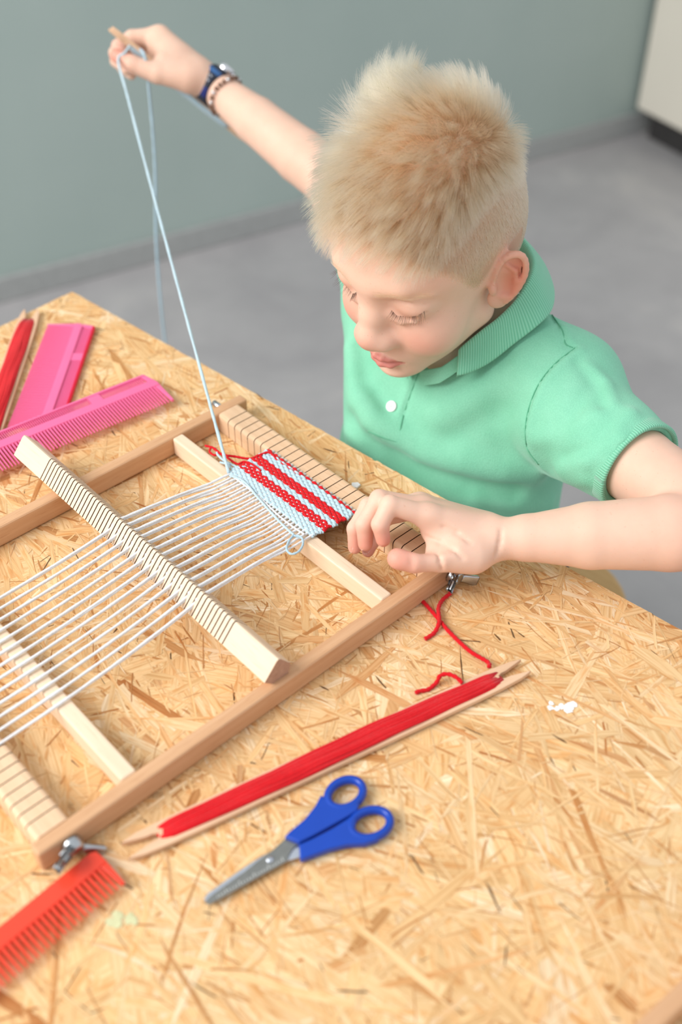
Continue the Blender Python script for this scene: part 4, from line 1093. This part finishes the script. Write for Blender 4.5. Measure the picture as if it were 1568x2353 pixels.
msk &= ~earm & (hl[:, 2] > -45) & (np.linalg.norm(hl-np.array([0, 0, 40]), axis=1) < 135)
ft = tri[msk[tri].all(1)]
ar = np.linalg.norm(np.cross(BV[ft[:, 1]]-BV[ft[:, 0]], BV[ft[:, 2]]-BV[ft[:, 0]]), axis=1); ar = ar*(1+1.2*np.clip((np.abs(hl[ft[:, 0], 1])-40)/20, 0, 1)); pr = ar/ar.sum()
WH = np.array([-60., 4., 108.])                     # whorl
def hair_field(Lp, Nl):
    """length (mm), unit direction (head frame) and curl per root"""
    f, l, u = Lp[:, 0], Lp[:, 1], Lp[:, 2]; al = np.abs(l)
    top = np.clip((u-62-.10*np.maximum(-f, 0)-.06*np.maximum(0, al-20))/34, 0, 1); top = top*top*(3-2*top)
    front = np.clip((f-45)/40, 0, 1)*np.clip((u-70)/10, 0, 1)
    top = np.maximum(top, np.clip((u-66)/14, 0, 1)*np.clip((f-20)/30, 0, 1)*np.clip((64-al)/14, 0, 1))
    rt = np.clip(-l/30, 0, 1)*np.clip((62-f)/70, 0, 1)                       # the longer, swept-up right side
    bk = np.clip((-22-f)/30, 0, 1)*np.clip((42-l)/26, 0, 1)*np.clip((u-70)/20, 0, 1); rt = np.maximum(rt, .85*bk)
    top = np.maximum(top*np.clip((64-al)/24, 0, 1), np.clip((u-78)/30, 0, 1)*rt*np.clip((74-al)/14, 0, 1))*np.clip((f+96)/(34-14*rt), 0, 1)
    ln = 4.0+7*np.clip((u-25)/45, 0, 1)*(1-top)+top*(17+24*np.clip((f+55)/65, 0, 1)+20*rt*(1-front)*np.clip((40-f)/60, 0, 1)-15*front)
    out = Lp-WH; out -= (out*Nl).sum(1)[:, None]*Nl; out /= np.linalg.norm(out, axis=1)[:, None]+1e-9
    sw = np.cross(Nl, out)                          # a little swirl round the whorl
    dn = np.array([-.10, 0, -1.])-0*Nl; dn = dn-(Nl @ np.array([-.10, 0, -1.]))[:, None]*Nl; dn /= np.linalg.norm(dn, axis=1)[:, None]+1e-9
    fw = np.array([1., 0, .12]); fw = fw-(Nl @ fw)[:, None]*Nl; fw /= np.linalg.norm(fw, axis=1)[:, None]+1e-9
    rel = np.clip(np.linalg.norm(Lp-WH, axis=1)/45, 0, 1)
    lay = top[:, None]*(out*.75+sw*.25*(1-rel[:, None])+fw*.55*rel[:, None])+(1-top[:, None])*(dn*.9+out*.35)
    uph = np.array([-.60, -.42, .66]); uph = uph-(Nl @ uph)[:, None]*Nl
    lay = lay*(1-.75*(rt*top*(1-front))[:, None])+uph*(1.6*rt*top*(1-front))[:, None]
    lay /= np.linalg.norm(lay, axis=1)[:, None]+1e-9
    lift = .22+.62*top-.20*front*(u < 92)+.22*rt*top*(1-front)
    return ln, lay, lift, top, front
def hair_curves(name, roots, pts_fn): pass
def make_curves(name, pos, rad, mat):
    N, M = pos.shape[:2]
    hc = bpy.data.hair_curves.new(name); hc.add_curves([M]*N)
    hc.attributes['position'].data.foreach_set('vector', pos.reshape(-1).astype(np.float32)) if 'position' in hc.attributes else None
    ra = hc.attributes.get('radius') or hc.attributes.new('radius', 'FLOAT', 'POINT'); ra.data.foreach_set('value', rad.reshape(-1).astype(np.float32))
    o = bpy.data.objects.new(name, hc); COL.objects.link(o); hc.materials.append(mat); return o
def hair_mat(name, root, tip, rough=.35):
    t = NT(name); hi = t.n('ShaderNodeHairInfo')
    rn = t.ramp(hi.outputs['Random'], [(0, (.78, .76, .74, 1)), (.5, (1, 1, 1, 1)), (1, (1.12, 1.12, 1.10, 1))])
    c = t.mix(t.ramp(hi.outputs['Intercept'], [(.0, s2l(*root)), (.55, s2l(*tip))]), rn, 1.0, 'MULTIPLY')
    h = t.n('ShaderNodeBsdfHairPrincipled'); h.parametrization = 'COLOR'; t.l(c, h.inputs['Color']); h.inputs['Roughness'].default_value = rough; h.inputs['Radial Roughness'].default_value = .45
    h.inputs['IOR'].default_value = 1.50
    t.l(h.outputs[0], t.out.inputs[0]); return t.m
def grow(N, M, rng, thick):
    ti = rng.choice(len(ft), N, p=pr); a, b = rng.random(N), rng.random(N); fl = a+b > 1; a[fl], b[fl] = 1-a[fl], 1-b[fl]
    w = np.stack([1-a-b, a, b], 1); R = (BV[ft[ti]]*w[:, :, None]).sum(1); Nn = (BN[ft[ti]]*w[:, :, None]).sum(1); Nn /= np.linalg.norm(Nn, axis=1)[:, None]
    Lp = hloc(R); Nl = Nn @ HM
    edge = scalp(Lp); ln, lay, lift, top, front = hair_field(Lp, Nl)
    ok = rng.random(N) < np.clip(edge/7+.15, 0, 1)
    Lp, Nl, ln, lay, lift, top = [x[ok] for x in (Lp, Nl, ln, lay, lift, top)]; n = len(Lp)
    ln = ln*rng.uniform(.72, 1.12, n)
    # tufts: hair tips gather towards a shared guide
    G = 1100; gi = rng.choice(n, G, replace=False); gp = Lp[gi]
    idx = np.empty(n, int)
    for s in range(0, n, 4000): idx[s:s+4000] = np.argmin(((Lp[s:s+4000, None]-gp[None])**2).sum(2), 1)
    gj = rng.normal(0, .13, (G, 3)); gl = rng.uniform(.88, 1.1, G); glift = rng.normal(0, .07, G)
    dirn = lay+gj[idx]*top[:, None]+rng.normal(0, .085, (n, 3)); dirn -= (dirn*Nl).sum(1)[:, None]*Nl; dirn /= np.linalg.norm(dirn, axis=1)[:, None]
    ln = ln*(1+(gl[idx]-1)*top); lf = np.clip(lift+glift[idx]*top+rng.normal(0, .05, n), .10, 1.0)
    t = np.linspace(0, 1, M)[None, :, None]
    ang0 = (lf*1.25)[:, None, None]; bend = (.42*top+.15)[:, None, None]
    th = ang0*(1.15-bend*t)                        # hair rises, then lies over
    step = (np.cos(th)*dirn[:, None]+np.sin(th)*Nl[:, None])*(ln[:, None, None]/(M-1))
    pos = Lp[:, None]+np.concatenate([np.zeros((n, 1, 3)), np.cumsum(step[:, 1:], 1)], 1)-.6*Nl[:, None]
    # clump
    gt = np.zeros((G, 3)); cnt = np.zeros(G); np.add.at(gt, idx, pos[:, -1]); np.add.at(cnt, idx, 1); gt /= np.maximum(cnt, 1)[:, None]
    cl = (.40*top)[:, None, None]*t**1.6
    pos = pos+cl*(gt[idx][:, None]-pos[:, -1:])*1.0
    pos += rng.normal(0, .06, (n, M, 3))*t
    rad = thick*(1-.72*np.linspace(0, 1, M)[None]**1.5)*rng.uniform(.8, 1.2, (n, 1))
    return HT+(pos*HS) @ HM.T, rad, top
rng = np.random.default_rng(11)
hp_, hr_, ht_ = grow(70000, 8, rng, .000105); lg_ = ht_ > .12
hair = under(make_curves('hair', hp_[lg_], hr_[lg_], hair_mat('blond_hair', (92, 71, 52), (192, 167, 136))))
hair['label'] = 'tousled light blond hair on top'
hs_ = under(make_curves('hair', hp_[~lg_][:, ::2], hr_[~lg_][:, ::2], hair_mat('cropped_hair', (96, 74, 55), (176, 150, 122)))); hs_['label'] = 'closely cropped darker blond hair at the sides'
# brows and lashes
def near_surface(L):
    """project head-local points on the body surface"""
    Pw = HT+(L*HS) @ HM.T
    for _ in range(14):
        d = BODY.ev(Pw, HID); e = 4e-4; g_ = np.stack([BODY.ev(Pw+v, HID)-BODY.ev(Pw-v, HID) for v in np.eye(3)*e], 1); g_ /= np.linalg.norm(g_, axis=1)[:, None]+1e-9
        Pw = Pw-g_*np.clip(d, -.003, .003)[:, None]
    return Pw, g_
HID = np.flatnonzero([np.linalg.norm(c-HT) < .17 for f, c, R, k, op in BODY.pr])
M_LASH = plain('lash_brown', (80, 56, 45), .6)
for s in (-1, 1):
    n = 420; u_ = rng.random(n); L0 = np.stack([np.interp(u_, [0, .5, 1], [92, 86, 68]), s*np.interp(u_, [0, .5, 1], [10, 29, 49]), np.interp(u_, [0, .5, 1], [40, 45, 40])+rng.normal(0, 1.5, n)], 1)
    Pw, gn = near_surface(L0); d = HM @ np.array([-.35, s*.85, .25]); t = np.linspace(0, 1, 4)[None, :, None]
    pos = Pw[:, None]+(d[None, None]*.0055+gn[:, None]*.0012)*t*rng.uniform(.7, 1.2, (n, 1, 1))
    b = under(make_curves('eyebrow', pos, np.full((n, 4), .00005)*np.linspace(1, .3, 4), hair_mat('brow_hair', (190, 152, 112), (206, 172, 130)))); b['label'] = 'pale blond eyebrow'
    n = 46; u_ = np.sort(rng.random(n)); k4 = [0, .33, .66, 1]
    L0 = np.stack([np.interp(u_, k4, [84, 87.5, 85.5, 75.5]), s*np.interp(u_, k4, [18.5, 25.5, 35, 49]), np.interp(u_, k4, [17.6, 13.4, 13.2, 22.5])], 1)
    Pw, gn = near_surface(L0)
    side = np.interp(u_, [0, 1], [-.25, .6])
    d = (HM @ np.stack([.55+0*u_, s*side, -.75+.0*u_], 0)).T; t = np.linspace(0, 1, 6)[None, :, None]
    d = d+rng.normal(0, .06, d.shape)
    up_ = HM @ np.array([.45, 0, .55])
    le = rng.uniform(.0050, .0085, n)[:, None, None]
    pos = Pw[:, None]+(d[:, None]*t+up_[None, None]*t**2*.45)*le
    a = under(make_curves('eyelashes', pos, np.full((n, 6), .00011)*np.linspace(1, .25, 6), M_LASH)); a['label'] = 'brown downcast eyelashes'

# ------------------------------------------------------------------ watch and bracelet on the raised wrist
ad = _n(ER-WR); wc = WR+ad*.010; ax = axes(ad)
def band_arc(c, ax, r, w, t0, t1, th, n=40):
    d, a, b = ax; prof = [(-w/2, 0), (-w/2+.0008, th), (w/2-.0008, th), (w/2, 0), (w/2-.0008, -.0006), (-w/2+.0008, -.0006), (-w/2, 0)]
    G = np.array([[c+d*x+(a*math.cos(t)+b*math.sin(t))*(r+y) for x, y in prof] for t in np.linspace(t0, t1, n)])
    return grid_mesh(G)
watch = empty('wrist_watch', tuple(wc), label='small watch with a dark blue strap on the raised wrist', category='watch')
def wsub(o): o.parent = watch; o.matrix_parent_inverse = Matrix.Translation(-Vector(watch.location)); return o
toc = _n(np.array([0, 0, CAMH])-wc); tu = _n(P(500, 120, 1.25)-wc)
def angle_of(v): return math.atan2(v @ ax[2], v @ ax[1])
a_up = angle_of(tu); a_cam = angle_of(toc)
if abs((a_cam-a_up+math.pi) % (2*math.pi)-math.pi) > 0:
    sg = 1 if ((a_cam-a_up+math.pi) % (2*math.pi)-math.pi) > 0 else -1
RW = .0202; M_NAVY = plain('navy_strap', (28, 34, 52), .55); M_MID = plain('blue_strap', (52, 96, 150), .55); M_DEEP = plain('deep_blue_strap', (22, 38, 110), .55)
for t0, t1, mt in ((.45, .85, M_NAVY), (.85, 1.15, M_MID), (1.15, 1.95, M_NAVY), (1.95, 2.5, M_DEEP), (2.5, 5.85, M_NAVY)):
    wsub(link('strap_segment', band_arc(wc, ax, RW, .0195, a_up+sg*t0, a_up+sg*t1, .0022), mt, None, True))
def at_wrist(t, r, x=0.): return wc+ax[0]*x+(ax[1]*math.cos(a_up+sg*t)+ax[2]*math.sin(a_up+sg*t))*r
def wmat(t, r, x=0.):
    z = Vector((ax[1]*math.cos(a_up+sg*t)+ax[2]*math.sin(a_up+sg*t))); xx = Vector(ax[0]); y = z.cross(xx)
    return Matrix.Translation(Vector(at_wrist(t, r, x))) @ Matrix((xx, y, z)).transposed().to_4x4()
def wput(o, M4): o.parent = watch; o.matrix_parent_inverse = Matrix.Translation(-Vector(watch.location)); o.matrix_basis = M4; return o
M_SIL = plain('polished_silver', (215, 216, 220), .18, 1.)
wput(link('case', mesh(*lathe_geo([(.0096, -.002), (.0108, 0), (.0110, .004), (.0100, .0062), (.0088, .0066)], 28)), M_SIL, None, True), wmat(.05, RW+.0006))
wput(link('dial', mesh(*lathe_geo([(.0087, .0060), (.0087, .0067), (.0003, .0069)], 28)), plain('white_dial', (236, 238, 240), .2), None, True), wmat(.05, RW+.0006))
wput(link('crown', mesh(*lathe_geo([(.0014, .0), (.0016, .0004), (.0016, .0020), (.0010, .0024)], 12, Matrix.Rotation(math.pi/2, 4, 'Y'))), M_SIL, None, True), wmat(.05, RW+.0030, .0108))
for i, (t, x) in enumerate(((1.36, .002), (1.50, -.002), (1.62, .003), (1.74, -.001))):   # small white doodles printed on the strap
    wput(link('strap_print', tube(spline([(-.0022, -.001, 0), (0, .0014, 0), (.0016, -.0008, 0), (.0026, .001, 0)], 14), .0003, 5), plain('white_print', (225, 230, 238), .6), None), wmat(t, RW+.0022, x))
br = empty('bracelet', tuple(wc+ad*.0205), label='beaded charm bracelet next to the watch', category='bracelet')
for i in range(26):
    t = 2*math.pi*i/26; c = wc+ad*(.0205+.0012*math.sin(3*t))+(ax[1]*math.cos(t)+ax[2]*math.sin(t))*(RW+.0030)
    o = link('bead', mesh(*lathe_geo([(.0004, -.0024), (.0018, -.0016), (.0024, 0), (.0018, .0016), (.0004, .0024)], 10)), M_SIL if i % 4 == 0 else plain('brown_bead', (110, 78, 60), .4), br, True); o.location = tuple(c-np.array(br.location))

# ------------------------------------------------------------------ shuttle in the raised hand and its yarn
p0 = (P(246, 57, 1.205)+P(265, 66, 1.201))/2; p1 = P(566, 318, 1.298)
sh3 = empty('stick_shuttle', label='short stick shuttle wound with light blue yarn held in the raised hand', category='shuttle', group='stick shuttles')
X = Vector(_n(p1-p0)); Y = Vector(P(265, 66, 1.201)-P(246, 57, 1.205)); Y = (Y-X*Y.dot(X)).normalized(); Z = X.cross(Y)
sh3.matrix_world = Matrix.Translation(Vector((p0+p1)/2)) @ Matrix((X, Y, Z)).transposed().to_4x4()
L3 = float(np.linalg.norm(p1-p0)); link('stick', shuttle_mesh(L3, .0200, .0235, .0055, .0036), M_SHUT, sh3); wound_yarn(sh3, L3, .0200, .0235, .0085, .0036, M_BLUE2, 7, .0017, 5)
hy = P(272, 140, 1.206); end = T(526, 1087, .0235)
ctrl = [P(304, 100, 1.214), P(286, 122, 1.208), hy]+[hy+(end-hy)*t+np.array([0, 0, -.006*math.sin(math.pi*t)]) for t in (.1, .3, .5, .7, .9)]+[end]
ytop('weft_yarn', ctrl, .0014, M_BLUE, 'taut light blue weft yarn running from the raised hand down to the weaving', 120)
h0 = P(333, 132, 1.210)
ctrl = [P(318, 110, 1.216), h0]+[h0+np.array([-.024*t+.003*math.sin(9*t), .004*math.sin(6*t), -.50*t]) for t in (.08, .25, .45, .65, .85, 1.)]
ytop('hanging_yarn', ctrl, .0017, M_BLUE2, 'loose light blue yarn hanging from the raised hand behind the board', 120)
